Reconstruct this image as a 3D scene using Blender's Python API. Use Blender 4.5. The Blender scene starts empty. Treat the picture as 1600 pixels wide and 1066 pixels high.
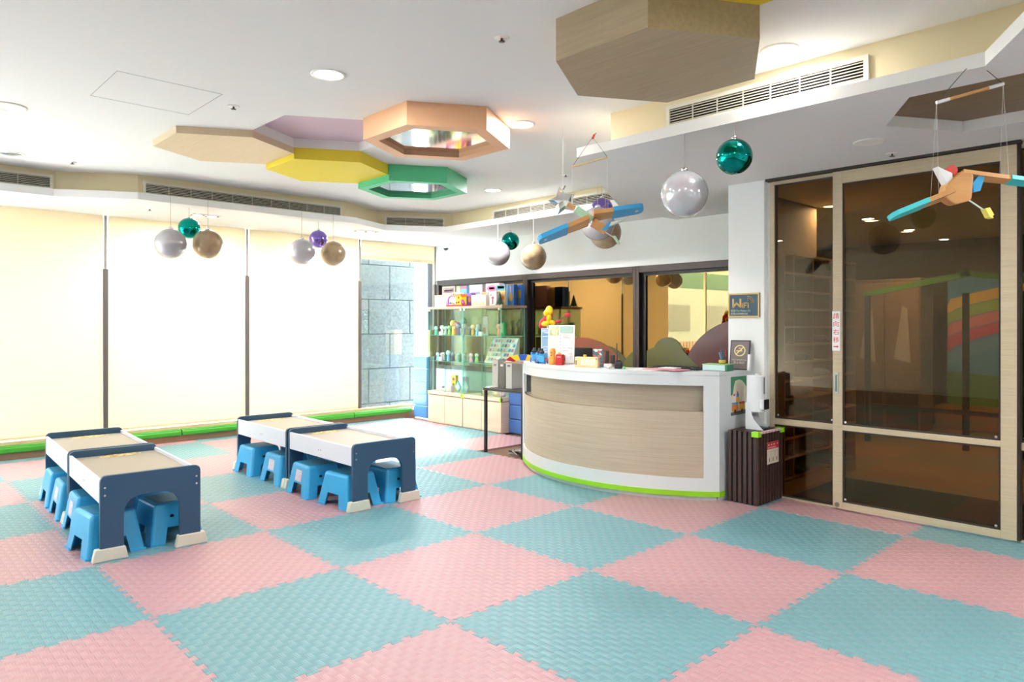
import bpy, bmesh, math, random
from mathutils import Vector, Matrix
random.seed(7)
sc = bpy.context.scene
col = sc.collection
PI = math.pi
YAW = 0.812655

# ------------------------------------------------------------------ camera, world, exposure
cam_d = bpy.data.cameras.new('camera')
cam_d.sensor_width = 36.0
cam_d.sensor_fit = 'HORIZONTAL'
cam_d.lens = 36.0 * 1106.386 / 1600.0
cam_d.shift_y = -(533.0 - 506.864) / 1600.0
cam_d.clip_start = 0.05
cam_d.clip_end = 200
cam = bpy.data.objects.new('camera', cam_d)
cam.location = (2.5941, -2.0629, 1.388)
cam.rotation_euler = (PI / 2, 0, YAW)
col.objects.link(cam)
sc.camera = cam

SKY_STRENGTH = 9.5
world = bpy.data.worlds.new('sky')
sc.world = world
world.use_nodes = True
wn = world.node_tree
wn.nodes.clear()
wo = wn.nodes.new('ShaderNodeOutputWorld')
wb = wn.nodes.new('ShaderNodeBackground')
wb.inputs['Color'].default_value = (0.88, 0.95, 1.0, 1)
wb.inputs['Strength'].default_value = SKY_STRENGTH
wn.links.new(wb.outputs[0], wo.inputs[0])

sun_d = bpy.data.lights.new('hazy_sun', 'SUN')
sun_d.energy = 26.0
sun_d.angle = math.radians(24)
sun_d.color = (1.0, 0.97, 0.93)
sun = bpy.data.objects.new('hazy_sun', sun_d)
sun.rotation_euler = Vector((0.60, -0.36, -0.70)).to_track_quat('-Z', 'Y').to_euler()
col.objects.link(sun)

sc.view_settings.view_transform = 'Standard'
sc.view_settings.look = 'None'
sc.view_settings.gamma = 1.0
sc.view_settings.use_curve_mapping = False
sc.view_settings.exposure = 1.58
DOWNLIGHT_POWER = 9.5
cy = sc.cycles
cy.max_bounces = 10
cy.diffuse_bounces = 6
cy.glossy_bounces = 5
cy.transmission_bounces = 8
cy.transparent_max_bounces = 24
cy.sample_clamp_indirect = 8.0
cy.caustics_reflective = False
cy.caustics_refractive = False
cy.use_denoising = True

# ------------------------------------------------------------------ materials
def lin(c):
    return tuple(((x / 255.0) / 12.92 if x / 255.0 <= 0.04045 else ((x / 255.0 + 0.055) / 1.055) ** 2.4) for x in c[:3]) + (1.0,)

MATS = {}
def new_mat(name):
    m = bpy.data.materials.new(name)
    m.use_nodes = True
    nt = m.node_tree
    nt.nodes.clear()
    out = nt.nodes.new('ShaderNodeOutputMaterial')
    return m, nt, out

def P(name, rgb, rough=0.5, metal=0.0, spec=0.5, emit=None, es=0.0, coat=0.0, noise=0.0, nscale=40.0, bump=0.0):
    """principled surface, optional fine noise in tone and relief"""
    if name in MATS:
        return MATS[name]
    m, nt, out = new_mat(name)
    b = nt.nodes.new('ShaderNodeBsdfPrincipled')
    b.inputs['Base Color'].default_value = lin(rgb)
    b.inputs['Roughness'].default_value = rough
    b.inputs['Metallic'].default_value = metal
    b.inputs['Specular IOR Level'].default_value = spec
    if coat:
        b.inputs['Coat Weight'].default_value = coat
        b.inputs['Coat Roughness'].default_value = 0.08
    if emit:
        b.inputs['Emission Color'].default_value = lin(emit)
        b.inputs['Emission Strength'].default_value = es
    if noise or bump:
        tc = nt.nodes.new('ShaderNodeTexCoord')
        n = nt.nodes.new('ShaderNodeTexNoise')
        n.inputs['Scale'].default_value = nscale
        n.inputs['Detail'].default_value = 4
        nt.links.new(tc.outputs['Object'], n.inputs['Vector'])
        if noise:
            mx = nt.nodes.new('ShaderNodeMix'); mx.data_type = 'RGBA'
            d = tuple(max(0, x * (1 - noise)) for x in lin(rgb)[:3]) + (1,)
            u = tuple(min(1, x * (1 + noise)) for x in lin(rgb)[:3]) + (1,)
            mx.inputs[6].default_value = d; mx.inputs[7].default_value = u
            nt.links.new(n.outputs['Fac'], mx.inputs[0])
            nt.links.new(mx.outputs[2], b.inputs['Base Color'])
        if bump:
            bp = nt.nodes.new('ShaderNodeBump')
            bp.inputs['Strength'].default_value = bump
            bp.inputs['Distance'].default_value = 0.004
            nt.links.new(n.outputs['Fac'], bp.inputs['Height'])
            nt.links.new(bp.outputs[0], b.inputs['Normal'])
    nt.links.new(b.outputs[0], out.inputs[0])
    MATS[name] = m
    return m

def WOOD(name, c1, c2, stretch=(1.2, 60, 60), rough=0.45, spec=0.35):
    """fine streaked veneer; stretch = noise scale along the object's x, y, z"""
    if name in MATS:
        return MATS[name]
    m, nt, out = new_mat(name)
    b = nt.nodes.new('ShaderNodeBsdfPrincipled')
    b.inputs['Roughness'].default_value = rough
    b.inputs['Specular IOR Level'].default_value = spec
    tc = nt.nodes.new('ShaderNodeTexCoord')
    mp = nt.nodes.new('ShaderNodeMapping')
    mp.inputs['Scale'].default_value = stretch
    n = nt.nodes.new('ShaderNodeTexNoise')
    n.inputs['Scale'].default_value = 1.0
    n.inputs['Detail'].default_value = 5
    n.inputs['Roughness'].default_value = 0.7
    cr = nt.nodes.new('ShaderNodeValToRGB')
    cr.color_ramp.elements[0].position = 0.3
    cr.color_ramp.elements[1].position = 0.7
    cr.color_ramp.elements[0].color = lin(c1)
    cr.color_ramp.elements[1].color = lin(c2)
    nt.links.new(tc.outputs['Object'], mp.inputs[0])
    nt.links.new(mp.outputs[0], n.inputs['Vector'])
    nt.links.new(n.outputs['Fac'], cr.inputs[0])
    nt.links.new(cr.outputs[0], b.inputs['Base Color'])
    nt.links.new(b.outputs[0], out.inputs[0])
    MATS[name] = m
    return m

def GLASS(name, tint, refl, rtint=(255, 255, 255), rough=0.0, fresnel=False):
    """thin pane: tinted see-through plus a share of mirror"""
    if name in MATS:
        return MATS[name]
    m, nt, out = new_mat(name)
    t = nt.nodes.new('ShaderNodeBsdfTransparent'); t.inputs[0].default_value = lin(tint)
    g = nt.nodes.new('ShaderNodeBsdfGlossy'); g.inputs[0].default_value = lin(rtint); g.inputs['Roughness'].default_value = rough
    mx = nt.nodes.new('ShaderNodeMixShader')
    if fresnel:
        lw = nt.nodes.new('ShaderNodeFresnel'); lw.inputs[0].default_value = refl
        nt.links.new(lw.outputs[0], mx.inputs[0])
    else:
        mx.inputs[0].default_value = refl
    nt.links.new(t.outputs[0], mx.inputs[1]); nt.links.new(g.outputs[0], mx.inputs[2])
    nt.links.new(mx.outputs[0], out.inputs[0])
    MATS[name] = m
    return m

def MATFOAM(name, rgb):
    """interlocking play mat: small square cells, ribs running across in one and along in the next"""
    m, nt, out = new_mat(name)
    N = nt.nodes.new; L = nt.links.new
    b = N('ShaderNodeBsdfPrincipled')
    b.inputs['Base Color'].default_value = lin(rgb)
    b.inputs['Roughness'].default_value = 0.42
    b.inputs['Specular IOR Level'].default_value = 0.45
    tc = N('ShaderNodeTexCoord')
    sp = N('ShaderNodeSeparateXYZ'); L(tc.outputs['Object'], sp.inputs[0])
    def math_(op, a, bv=None, c=None):
        n = N('ShaderNodeMath'); n.operation = op
        for i, x in enumerate((a, bv, c)):
            if x is None: continue
            if isinstance(x, (int, float)): n.inputs[i].default_value = x
            else: L(x, n.inputs[i])
        return n.outputs[0]
    u = math_('MULTIPLY', sp.outputs[0], 24.0); v = math_('MULTIPLY', sp.outputs[1], 24.0)
    chk = math_('MODULO', math_('ADD', math_('ADD', math_('FLOOR', u), math_('FLOOR', v)), 1000.0), 2.0)
    def ribs(w):
        rb = math_('SINE', math_('MULTIPLY', w, 2 * PI * 4))
        return math_('ADD', math_('MULTIPLY', rb, 0.10), math_('SINE', math_('MULTIPLY', math_('FRACT', w), PI)))
    hgt = math_('ADD', math_('MULTIPLY', ribs(u), chk), math_('MULTIPLY', ribs(v), math_('SUBTRACT', 1.0, chk)))
    bp = N('ShaderNodeBump'); bp.inputs['Strength'].default_value = 1.0; bp.inputs['Distance'].default_value = 0.0023
    L(hgt, bp.inputs['Height']); L(bp.outputs[0], b.inputs['Normal'])
    nz = N('ShaderNodeTexNoise'); nz.inputs['Scale'].default_value = 1.3; nz.inputs['Detail'].default_value = 3
    L(tc.outputs['Object'], nz.inputs['Vector'])
    rr = math_('ADD', math_('MULTIPLY', nz.outputs['Fac'], 0.12), math_('ADD', math_('MULTIPLY', chk, 0.12), 0.30))
    L(rr, b.inputs['Roughness'])
    L(b.outputs[0], out.inputs[0])
    return m

def TRANSLUCENT(name, rgb, t=0.62):
    m, nt, out = new_mat(name)
    d = nt.nodes.new('ShaderNodeBsdfDiffuse'); d.inputs[0].default_value = lin(rgb)
    tr = nt.nodes.new('ShaderNodeBsdfTranslucent'); tr.inputs[0].default_value = lin(rgb)
    mx = nt.nodes.new('ShaderNodeMixShader'); mx.inputs[0].default_value = t
    nt.links.new(d.outputs[0], mx.inputs[1]); nt.links.new(tr.outputs[0], mx.inputs[2])
    nt.links.new(mx.outputs[0], out.inputs[0])
    return m

def PRINT(name, ground, inks, scale=(60, 60, 60), rough=0.5, cut=0.52):
    """printed card: blotches of a few inks on a ground colour"""
    if name in MATS:
        return MATS[name]
    m, nt, out = new_mat(name)
    N = nt.nodes.new; L = nt.links.new
    b = N('ShaderNodeBsdfPrincipled'); b.inputs['Roughness'].default_value = rough
    tc = N('ShaderNodeTexCoord'); mp = N('ShaderNodeMapping'); mp.inputs['Scale'].default_value = scale
    L(tc.outputs['Object'], mp.inputs[0])
    vo = N('ShaderNodeTexVoronoi'); vo.inputs['Scale'].default_value = 1.0
    L(mp.outputs[0], vo.inputs['Vector'])
    sp = N('ShaderNodeSeparateColor'); L(vo.outputs['Color'], sp.inputs[0])
    cr = N('ShaderNodeValToRGB'); cr.color_ramp.interpolation = 'CONSTANT'
    els = cr.color_ramp.elements
    els[0].position = 0.0; els[0].color = lin(ground)
    els[1].position = cut; els[1].color = lin(inks[0])
    for k, c in enumerate(inks[1:]):
        e = els.new(cut + (1 - cut) * (k + 1) / len(inks)); e.color = lin(c)
    L(sp.outputs[0], cr.inputs[0]); L(cr.outputs[0], b.inputs['Base Color']); L(b.outputs[0], out.inputs[0])
    MATS[name] = m
    return m

WHITE = P('white_paint', (232, 236, 236), 0.75, spec=0.2)
CEIL = P('ceiling_paint', (229, 230, 230), 0.85, spec=0.15)
CREAM = P('cream_paint', (224, 212, 178), 0.8, spec=0.15)
PINK = MATFOAM('pink_foam', (184, 144, 150))
BLUE = MATFOAM('blue_foam', (108, 153, 162))
VENEER = WOOD('oak_veneer', (186, 166, 138), (206, 188, 160), (1.5, 1.5, 70))
VENEER_V = WOOD('oak_veneer_upright', (176, 160, 128), (196, 180, 148), (3, 3, 60))
TAUPE = WOOD('taupe_veneer', (122, 106, 84), (142, 124, 100), (2, 60, 60))
CABWOOD = WOOD('pale_veneer', (208, 184, 160), (220, 198, 176), (1.5, 1.5, 30))
BROWNFLOOR = P('brown_floor', (142, 112, 92), 0.5, noise=0.1)
BLIND = TRANSLUCENT('blind_fabric', (255, 242, 210), 0.083)
ALU = P('aluminium', (176, 172, 168), 0.35, metal=0.9)
DARKFRAME = P('dark_bronze_frame', (66, 56, 54), 0.4, metal=0.3)
BLACK = P('black_plastic', (24, 24, 26), 0.4)
CHROME = P('chrome', (220, 220, 222), 0.12, metal=1.0)
STRING = P('string', (176, 172, 164), 0.6)

# ------------------------------------------------------------------ mesh builder
class MB:
    def __init__(s):
        s.v = []; s.f = []; s.m = []; s.sm = []
    def add(s, vs, fs, mi=0, sm=False):
        o = len(s.v)
        s.v += [tuple(p) for p in vs]
        for q in fs:
            s.f.append(tuple(i + o for i in q)); s.m.append(mi); s.sm.append(sm)
        return s
    def box(s, x0, x1, y0, y1, z0, z1, mi=0):
        v = [(x, y, z) for z in (z0, z1) for y in (y0, y1) for x in (x0, x1)]
        return s.add(v, [(0, 2, 3, 1), (4, 5, 7, 6), (0, 1, 5, 4), (2, 6, 7, 3), (0, 4, 6, 2), (1, 3, 7, 5)], mi)
    def obox(s, c, size, rot=(0, 0, 0), mi=0):
        from mathutils import Euler
        R = Euler(rot).to_matrix(); a, b, d = (k / 2 for k in size)
        v = [Vector(c) + R @ Vector((x, y, z)) for z in (-d, d) for y in (-b, b) for x in (-a, a)]
        return s.add(v, [(0, 2, 3, 1), (4, 5, 7, 6), (0, 1, 5, 4), (2, 6, 7, 3), (0, 4, 6, 2), (1, 3, 7, 5)], mi)
    def prism(s, poly, a, b, axis='z', mi=0, sm=False, mside=None):
        def pt(p, h):
            return {'z': (p[0], p[1], h), 'x': (h, p[0], p[1]), 'y': (p[0], h, p[1])}[axis]
        n = len(poly)
        v = [pt(p, a) for p in poly] + [pt(p, b) for p in poly]
        s.add(v, [tuple(range(n - 1, -1, -1)), tuple(range(n, 2 * n))], mi)
        o = len(s.v) - 2 * n
        for i in range(n):
            j = (i + 1) % n
            s.f.append((o + i, o + j, o + n + j, o + n + i)); s.m.append(mi if mside is None else mside); s.sm.append(sm)
        return s
    def cyl(s, p0, p1, r0, r1=None, n=12, mi=0, caps=True, sm=True):
        r1 = r0 if r1 is None else r1
        p0 = Vector(p0); p1 = Vector(p1); d = (p1 - p0).normalized()
        u = d.orthogonal().normalized(); w = d.cross(u)
        v = []
        for p, r in ((p0, r0), (p1, r1)):
            v += [p + u * math.cos(2 * PI * k / n) * r + w * math.sin(2 * PI * k / n) * r for k in range(n)]
        s.add(v, [(k, (k + 1) % n, n + (k + 1) % n, n + k) for k in range(n)], mi, sm)
        if caps:
            s.add(v, [tuple(range(n - 1, -1, -1)), tuple(range(n, 2 * n))], mi)
        return s
    def lathe(s, prof, c=(0, 0, 0), n=20, mi=0, sm=True):
        v = []
        for r, z in prof:
            v += [(c[0] + r * math.cos(2 * PI * k / n), c[1] + r * math.sin(2 * PI * k / n), c[2] + z) for k in range(n)]
        fs = []
        for i in range(len(prof) - 1):
            fs += [(i * n + k, i * n + (k + 1) % n, (i + 1) * n + (k + 1) % n, (i + 1) * n + k) for k in range(n)]
        fs2 = [tuple(range(n - 1, -1, -1))] if prof[0][0] > 1e-6 else []
        if prof[-1][0] > 1e-6:
            fs2.append(tuple((len(prof) - 1) * n + k for k in range(n)))
        o = len(s.v)
        s.add(v, fs, mi, sm)
        for q in fs2:
            s.f.append(tuple(i + o for i in q)); s.m.append(mi); s.sm.append(False)
        return s
    def tube(s, path, r, n=6, mi=0):
        path = [Vector(p) for p in path]
        v = []; u = None
        for i, p in enumerate(path):
            a = path[max(0, i - 1)]; b = path[min(len(path) - 1, i + 1)]
            d = (b - a).normalized()
            u = d.orthogonal().normalized() if u is None else (u - d * u.dot(d)).normalized()
            w = d.cross(u)
            v += [p + (u * math.cos(2 * PI * k / n) + w * math.sin(2 * PI * k / n)) * r for k in range(n)]
        fs = [(i * n + k, i * n + (k + 1) % n, (i + 1) * n + (k + 1) % n, (i + 1) * n + k) for i in range(len(path) - 1) for k in range(n)]
        return s.add(v, fs, mi, True)
    def sphere(s, c, r, nu=20, nv=12, sc=(1, 1, 1), rot=None, mi=0):
        v = [(0, 0, -r)]; fs = []
        for j in range(1, nv):
            t = -PI / 2 + PI * j / nv
            v += [(r * math.cos(t) * math.cos(2 * PI * k / nu), r * math.cos(t) * math.sin(2 * PI * k / nu), r * math.sin(t)) for k in range(nu)]
        v.append((0, 0, r))
        for k in range(nu):
            fs.append((0, 1 + (k + 1) % nu, 1 + k))
            for j in range(nv - 2):
                a = 1 + j * nu
                fs.append((a + k, a + (k + 1) % nu, a + nu + (k + 1) % nu, a + nu + k))
            fs.append((1 + (nv - 2) * nu + k, 1 + (nv - 2) * nu + (k + 1) % nu, len(v) - 1))
        out = []
        from mathutils import Euler
        R = Euler(rot).to_matrix() if rot else None
        for p in v:
            q = Vector((p[0] * sc[0], p[1] * sc[1], p[2] * sc[2]))
            if R: q = R @ q
            out.append(q + Vector(c))
        return s.add(out, fs, mi, True)
    def mesh(s, name, mats):
        me = bpy.data.meshes.new(name)
        me.from_pydata(s.v, [], s.f)
        for m in (mats if isinstance(mats, (list, tuple)) else [mats]):
            me.materials.append(m)
        me.polygons.foreach_set('material_index', s.m)
        me.polygons.foreach_set('use_smooth', s.sm)
        me.update()
        return me
    def build(s, name, mats, parent=None, loc=None, rot=None, bevel=0.0, seg=2):
        o = bpy.data.objects.new(name, s.mesh(name, mats))
        col.objects.link(o)
        if parent: o.parent = parent
        if loc: o.location = loc
        if rot: o.rotation_euler = rot
        if bevel:
            md = o.modifiers.new('soft_edges', 'BEVEL'); md.width = bevel; md.segments = seg; md.limit_method = 'ANGLE'; md.angle_limit = 0.6
        return o

def tag(o, label=None, cat=None, group=None, kind=None):
    if label: o['label'] = label
    if cat: o['category'] = cat
    if group: o['group'] = group
    if kind: o['kind'] = kind
    return o

def empty(name, loc=(0, 0, 0), rz=0.0):
    o = bpy.data.objects.new(name, None)
    o.empty_display_size = 0.1
    o.location = loc; o.rotation_euler = (0, 0, rz)
    col.objects.link(o)
    return o

def thing(name, label, cat, loc=(0, 0, 0), rz=0.0, group=None):
    return tag(empty(name, loc, rz), label, cat, group)

def copy_tree(o, parent=None):
    c = o.copy(); col.objects.link(c); c.parent = parent
    for ch in [x for x in bpy.data.objects if x.parent == o]:
        copy_tree(ch, c)
    return c

def text(body, size, mat, parent, loc, rot, name='lettering', align='CENTER', ext=0.0006, yal='CENTER'):
    cu = bpy.data.curves.new(name, 'FONT')
    cu.body = body; cu.size = size; cu.align_x = align; cu.align_y = yal; cu.extrude = ext
    cu.materials.append(mat)
    tmp = bpy.data.objects.new(name, cu)
    me = bpy.data.meshes.new_from_object(tmp)
    bpy.data.objects.remove(tmp)
    o = bpy.data.objects.new(name, me); col.objects.link(o)
    if parent: o.parent = parent
    o.location = loc; o.rotation_euler = rot
    return o

def plate(mb, outer, holes, z0, z1, mi=0):
    """flat slab with holes"""
    bm = bmesh.new()
    for loop in [outer] + holes:
        vs = [bm.verts.new((p[0], p[1], 0)) for p in loop]
        for i in range(len(vs)): bm.edges.new((vs[i], vs[(i + 1) % len(vs)]))
    bmesh.ops.triangle_fill(bm, use_beauty=True, use_dissolve=False, edges=bm.edges[:], normal=(0, 0, 1))
    bm.verts.index_update()
    pts = [v.co.copy() for v in bm.verts]
    tri = [[v.index for v in f.verts] for f in bm.faces]
    bm.free()
    for z, flip in ((z0, True), (z1, False)):
        fs = []
        for t in tri:
            n = (pts[t[1]] - pts[t[0]]).cross(pts[t[2]] - pts[t[0]]).z
            t2 = t if (n > 0) != flip else t[::-1]
            fs.append(tuple(t2))
        mb.add([(p.x, p.y, z) for p in pts], fs, mi)
    for loop in [outer] + holes:
        n = len(loop)
        v = [(p[0], p[1], z0) for p in loop] + [(p[0], p[1], z1) for p in loop]
        mb.add(v, [(i, (i + 1) % n, n + (i + 1) % n, n + i) for i in range(n)], mi)
    return mb

def hexa(cx, cyy, s):
    return [(cx + s * math.cos(PI / 3 * k), cyy + s * math.sin(PI / 3 * k)) for k in range(6)]

# ================================================================== STRUCTURE
ZL, ZR, ZM = 2.605, 2.555, 2.88      # soffit by the windows, soffit by the door, main ceiling
XR, YN = 4.6, -7.0                   # far ends of the room behind the camera

# ---- floor with interlocking mat tiles
floor = tag(MB().box(-6.5, XR, YN, 4.8, -0.12, -0.02).build('floor', BROWNFLOOR), 'brown floor under the pink and blue play mats', None, None, 'structure')

def edge_path():
    n, d = 10, 0.026
    pts = [(0.0, 0.0)]
    w = 1.0 / n
    for k in range(n):
        a = k * w
        pts += [(a + .32 * w, -d / 2), (a + .22 * w, d / 2), (a + .78 * w, d / 2), (a + .68 * w, -d / 2)]
    return pts
EP = edge_path()
def tile_outline():
    o = [(t, e) for t, e in EP]
    o += [(1 - e, t) for t, e in EP]
    o += [(1 - t, 1 + e) for t, e in [(1 - a, b) for a, b in [(1.0, 0.0)] + EP[:0:-1]]]
    o += [(-e, 1 - t) for t, e in [(1 - a, b) for a, b in [(1.0, 0.0)] + EP[:0:-1]]]
    return o
def inset(poly, d):
    n = len(poly); out = []
    for i in range(n):
        a = Vector(poly[i - 1]); b = Vector(poly[i]); c = Vector(poly[(i + 1) % n])
        n1 = Vector((-(b - a).y, (b - a).x)).normalized(); n2 = Vector((-(c - b).y, (c - b).x)).normalized()
        q = n1 + n2
        q = q.normalized() if q.length > 1e-6 else n1
        out.append(tuple(b + q * d))
    return out
def tile_mesh(mat):
    o0 = tile_outline(); o1 = inset(o0, 0.0005); o2 = inset(o0, 0.0022)
    n = len(o0)
    mb = MB()
    v = [(p[0], p[1], -0.02) for p in o1] + [(p[0], p[1], -0.0018) for p in o1] + [(p[0], p[1], 0.0) for p in o2]
    fs = [tuple(range(2 * n, 3 * n))]
    for k in (0, n):
        fs += [(k + i, k + (i + 1) % n, k + n + (i + 1) % n, k + n + i) for i in range(n)]
    mb.add(v, fs)
    return mb.mesh('mat_tile', mat)
TM = [tile_mesh(BLUE), tile_mesh(PINK)]
def cut_mesh(me, i, j, cuts):
    bm = bmesh.new(); bm.from_mesh(me)
    for axis, sign, val in cuts:
        loc = val - (i if axis == 0 else j)
        co = (loc, 0, 0) if axis == 0 else (0, loc, 0)
        no = (sign, 0, 0) if axis == 0 else (0, sign, 0)
        r = bmesh.ops.bisect_plane(bm, geom=bm.verts[:] + bm.edges[:] + bm.faces[:], plane_co=co, plane_no=no, clear_outer=True)
        ed = [e for e in bm.edges if e.is_boundary and all(abs(v.co[axis] - loc) < 1e-5 for v in e.verts)]
        for e in ed:       # skirt down the cut side
            if all(v.co.z > -0.001 for v in e.verts):
                a, b = e.verts
                c = bm.verts.new((b.co.x, b.co.y, -0.02)); d = bm.verts.new((a.co.x, a.co.y, -0.02))
                try: bm.faces.new((a, b, c, d))
                except ValueError: pass
    nm = bpy.data.meshes.new('mat_tile'); bm.to_mesh(nm); bm.free()
    for m in me.materials: nm.materials.append(m)
    return nm
for i in range(-7, 4):
    for j in range(-4, 4):
        c = (i + j) % 2
        me = TM[c]
        cuts = []
        if i == -7: cuts.append((0, -1, -6.19))
        if j == 3:
            if i <= -4:
                if i == -4: cuts.append((0, 1, -3.30))
            elif i in (-3, -2):
                continue
            elif i == -1:
                cuts.append((0, -1, -0.34)); cuts.append((1, 1, 3.395))
            else:
                cuts.append((1, 1, 3.395))
        if cuts: me = cut_mesh(me, i, j, cuts)
        t = bpy.data.objects.new('mat_tile', me); col.objects.link(t)
        t.parent = floor; t.location = (i, j, 0)

# ---- ceiling: main plate with the mauve hexagonal recess
HS = 0.543
PURPLE_C = (-2.455, 0.70)
mb = MB()
plate(mb, [(-6.5, YN), (XR, YN), (XR, 4.8), (-6.5, 4.8)], [hexa(PURPLE_C[0], PURPLE_C[1], HS)], ZM, ZM + 0.2)
ceiling = tag(mb.build('ceiling', CEIL), 'white upper ceiling with hexagon panels', None, None, 'structure')
MAUVE = P('mauve_paint', (206, 186, 200), 0.8, spec=0.15)
MB().prism(hexa(PURPLE_C[0], PURPLE_C[1], HS + 0.01), ZM + 0.075, ZM + 0.1).build('recess_panel', MAUVE, ceiling)
# outline of an access hatch in the ceiling
hp = MB()
HATCH = P('hatch_gap', (120, 116, 112), 0.9)
for (a, b) in (((-2.03, -0.885), (-2.645, -0.885)), ((-2.645, -0.885), (-2.645, -0.27)), ((-2.645, -0.27), (-2.03, -0.27)), ((-2.03, -0.27), (-2.03, -0.885))):
    x0, x1 = sorted((a[0], b[0])); y0, y1 = sorted((a[1], b[1]))
    hp.box(x0 - .0008, x1 + .0008, y0 - .0008, y1 + .0008, ZM - .0012, ZM + .001)
hp.build('hatch_outline', HATCH, ceiling)

# ---- soffits with lip and set-back risers
LIP_L = [(-5.28, YN), (-5.28, -0.60), (-4.91, 0.03), (-4.89, 2.45), (-5.19, 3.05), (-4.79, 3.72), (-1.88, 3.72)]
LIP_R = [(-1.88, 3.73), (-0.69, 1.67), (1.74, 1.69), (2.45, 0.46), (2.45, YN)]
def offset_line(pl, d):
    out = []
    for i, p in enumerate(pl):
        p = Vector(p)
        ns = []
        if i > 0:
            e = (p - Vector(pl[i - 1])).normalized(); ns.append(Vector((-e.y, e.x)))
        if i < len(pl) - 1:
            e = (Vector(pl[i + 1]) - p).normalized(); ns.append(Vector((-e.y, e.x)))
        if len(ns) == 1: out.append(tuple(p + ns[0] * d)); continue
        b = (ns[0] + ns[1]).normalized()
        out.append(tuple(p + b * (d / max(0.3, b.dot(ns[0])))))
    return out
mb = MB()
mb.prism(LIP_L + [(-1.88, 4.8), (-6.5, 4.8), (-6.5, YN)], ZL, ZL + 0.07)
soff_l = tag(mb.build('trim_1', CEIL), 'white lowered soffit along the window wall and back wall', None, None, 'structure')
RZ_L = offset_line(LIP_L, 0.19)
RZ_L[-1] = (-1.88, RZ_L[-1][1])
rb = MB()
for a, b in zip(RZ_L[:-1], RZ_L[1:]):
    rb.add([(a[0], a[1], ZL + .06), (b[0], b[1], ZL + .06), (b[0], b[1], ZM), (a[0], a[1], ZM)], [(0, 1, 2, 3)])
rb.build('riser', CREAM, soff_l)
OCT = hexa(1.63, 2.40, 0.55)
mb = MB()
plate(mb, LIP_R + [(XR, YN), (XR, 9.2), (-2.6, 9.2), (-2.6, 4.8), (-1.88, 4.8)], [OCT], ZR, ZR + 0.065)
soff_r = tag(mb.build('trim_2', CEIL), 'white lowered soffit over the sliding door and front desk', None, None, 'structure')
RZ_R = offset_line(LIP_R, 0.22)
rb = MB()
for a, b in zip(RZ_R[:-1], RZ_R[1:]):
    rb.add([(a[0], a[1], ZR + .055), (b[0], b[1], ZR + .055), (b[0], b[1], ZM), (a[0], a[1], ZM)], [(0, 1, 2, 3)])
rb.build('riser', CREAM, soff_r)
MB().prism(hexa(1.63, 2.40, 0.56), ZR + .066, ZR + .09).build('recess_panel', TAUPE, soff_r)

# ---- walls behind the camera and far ends (close the room)
tag(MB().box(XR, XR + .1, YN, 9.2, -.1, 3.0).build('wall_right', WHITE), 'white end wall', None, None, 'structure')
tag(MB().box(-6.5, XR, YN - .1, YN, -.1, 3.0).build('wall_near', WHITE), 'white wall behind the viewer', None, None, 'structure')

# ---- back wall: white band over dark framed mirror-tinted windows
YB = 4.71
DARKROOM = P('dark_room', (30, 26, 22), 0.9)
mb = MB()
mb.box(-6.5, -0.472, YB, YB + .12, 2.068, ZM + .02, 0)
mb.box(-6.5, -0.472, YB, YB + .12, -.05, 0.70, 0)
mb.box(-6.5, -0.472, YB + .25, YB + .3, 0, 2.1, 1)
tag(mb.build('wall_back', [WHITE, DARKROOM]), 'white band of wall above the dark framed windows', None, None, 'structure')
MIRROR = GLASS('bronze_mirror_glass', (60, 50, 38), 0.36, (222, 186, 126))
for k, (x0, x1) in enumerate(((-6.24, -4.275), (-4.275, -2.425), (-2.425, -0.486))):
    w = tag(empty('window_%d' % (k + 1), ((x0 + x1) / 2, YB, 0.70)), ('dark bronze window behind the glass display cabinets', 'dark bronze window behind the counter clock and menus', 'dark bronze window beside the white pillar')[k], None, None, 'structure')
    hw = (x1 - x0) / 2
    fr = MB()
    for a, b, c, d in ((-hw, -hw + .045, 0, 1.368), (hw - .045, hw, 0, 1.368)): fr.box(a, b, -.025, .07, c, d)
    fr.box(-hw + .045, hw - .045, -.025, .07, 1.29, 1.368)
    fr.box(-hw + .045, hw - .045, -.025, .07, 0, .06)
    fr.build('frame', DARKFRAME, w, bevel=.004)
    ib = MB()
    ib.box(-hw + .045, -hw + .10, .03, .09, .06, 1.29); ib.box(hw - .07, hw - .045, .03, .09, .06, 1.29)
    ib.box(-hw + .10, hw - .07, .03, .09, 1.255, 1.29)
    ib.build('inner_frame', BLACK, w)
    MB().box(-hw + .10, hw - .07, .05, .056, .06, 1.255).build('pane', MIRROR, w)

# ---- hill shaped film on the back windows
def hill(name, pts, rgb, label, y):
    mb = MB().prism(pts, y, y + .002, 'y')
    tag(mb.build(name, P('film_%d_%d_%d' % rgb, rgb, 0.25, spec=0.5)), label, 'window film', 'hill shapes on the windows')
def arc(cx, cz, r, x0, x1, n=24, rz=None):
    rz = rz or r
    out = []
    for k in range(n + 1):
        x = x0 + (x1 - x0) * k / n
        t = max(0, 1 - ((x - cx) / r) ** 2)
        out.append((x, cz + rz * math.sqrt(t)))
    return out
FY = YB + .044
hill('hill_film', arc(-3.35, .78, .70, -4.05, -2.66, rz=.44) + [(-2.66, .78), (-4.05, .78)], (138, 72, 56), 'terracotta hill film on the window behind the clock', FY)
hill('hill_film', arc(-2.98, .78, .42, -3.4, -2.56, rz=.35) + [(-2.56, .78), (-3.4, .78)], (80, 84, 52), 'grey green hill film behind the walkie talkie', FY + .0025)
hill('hill_film', arc(-2.40, .78, .28, -2.68, -2.50, rz=.31) + [(-2.50, .78), (-2.68, .78)], (100, 104, 44), 'small olive hill film left of the dark mullion', FY - .0025)
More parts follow.
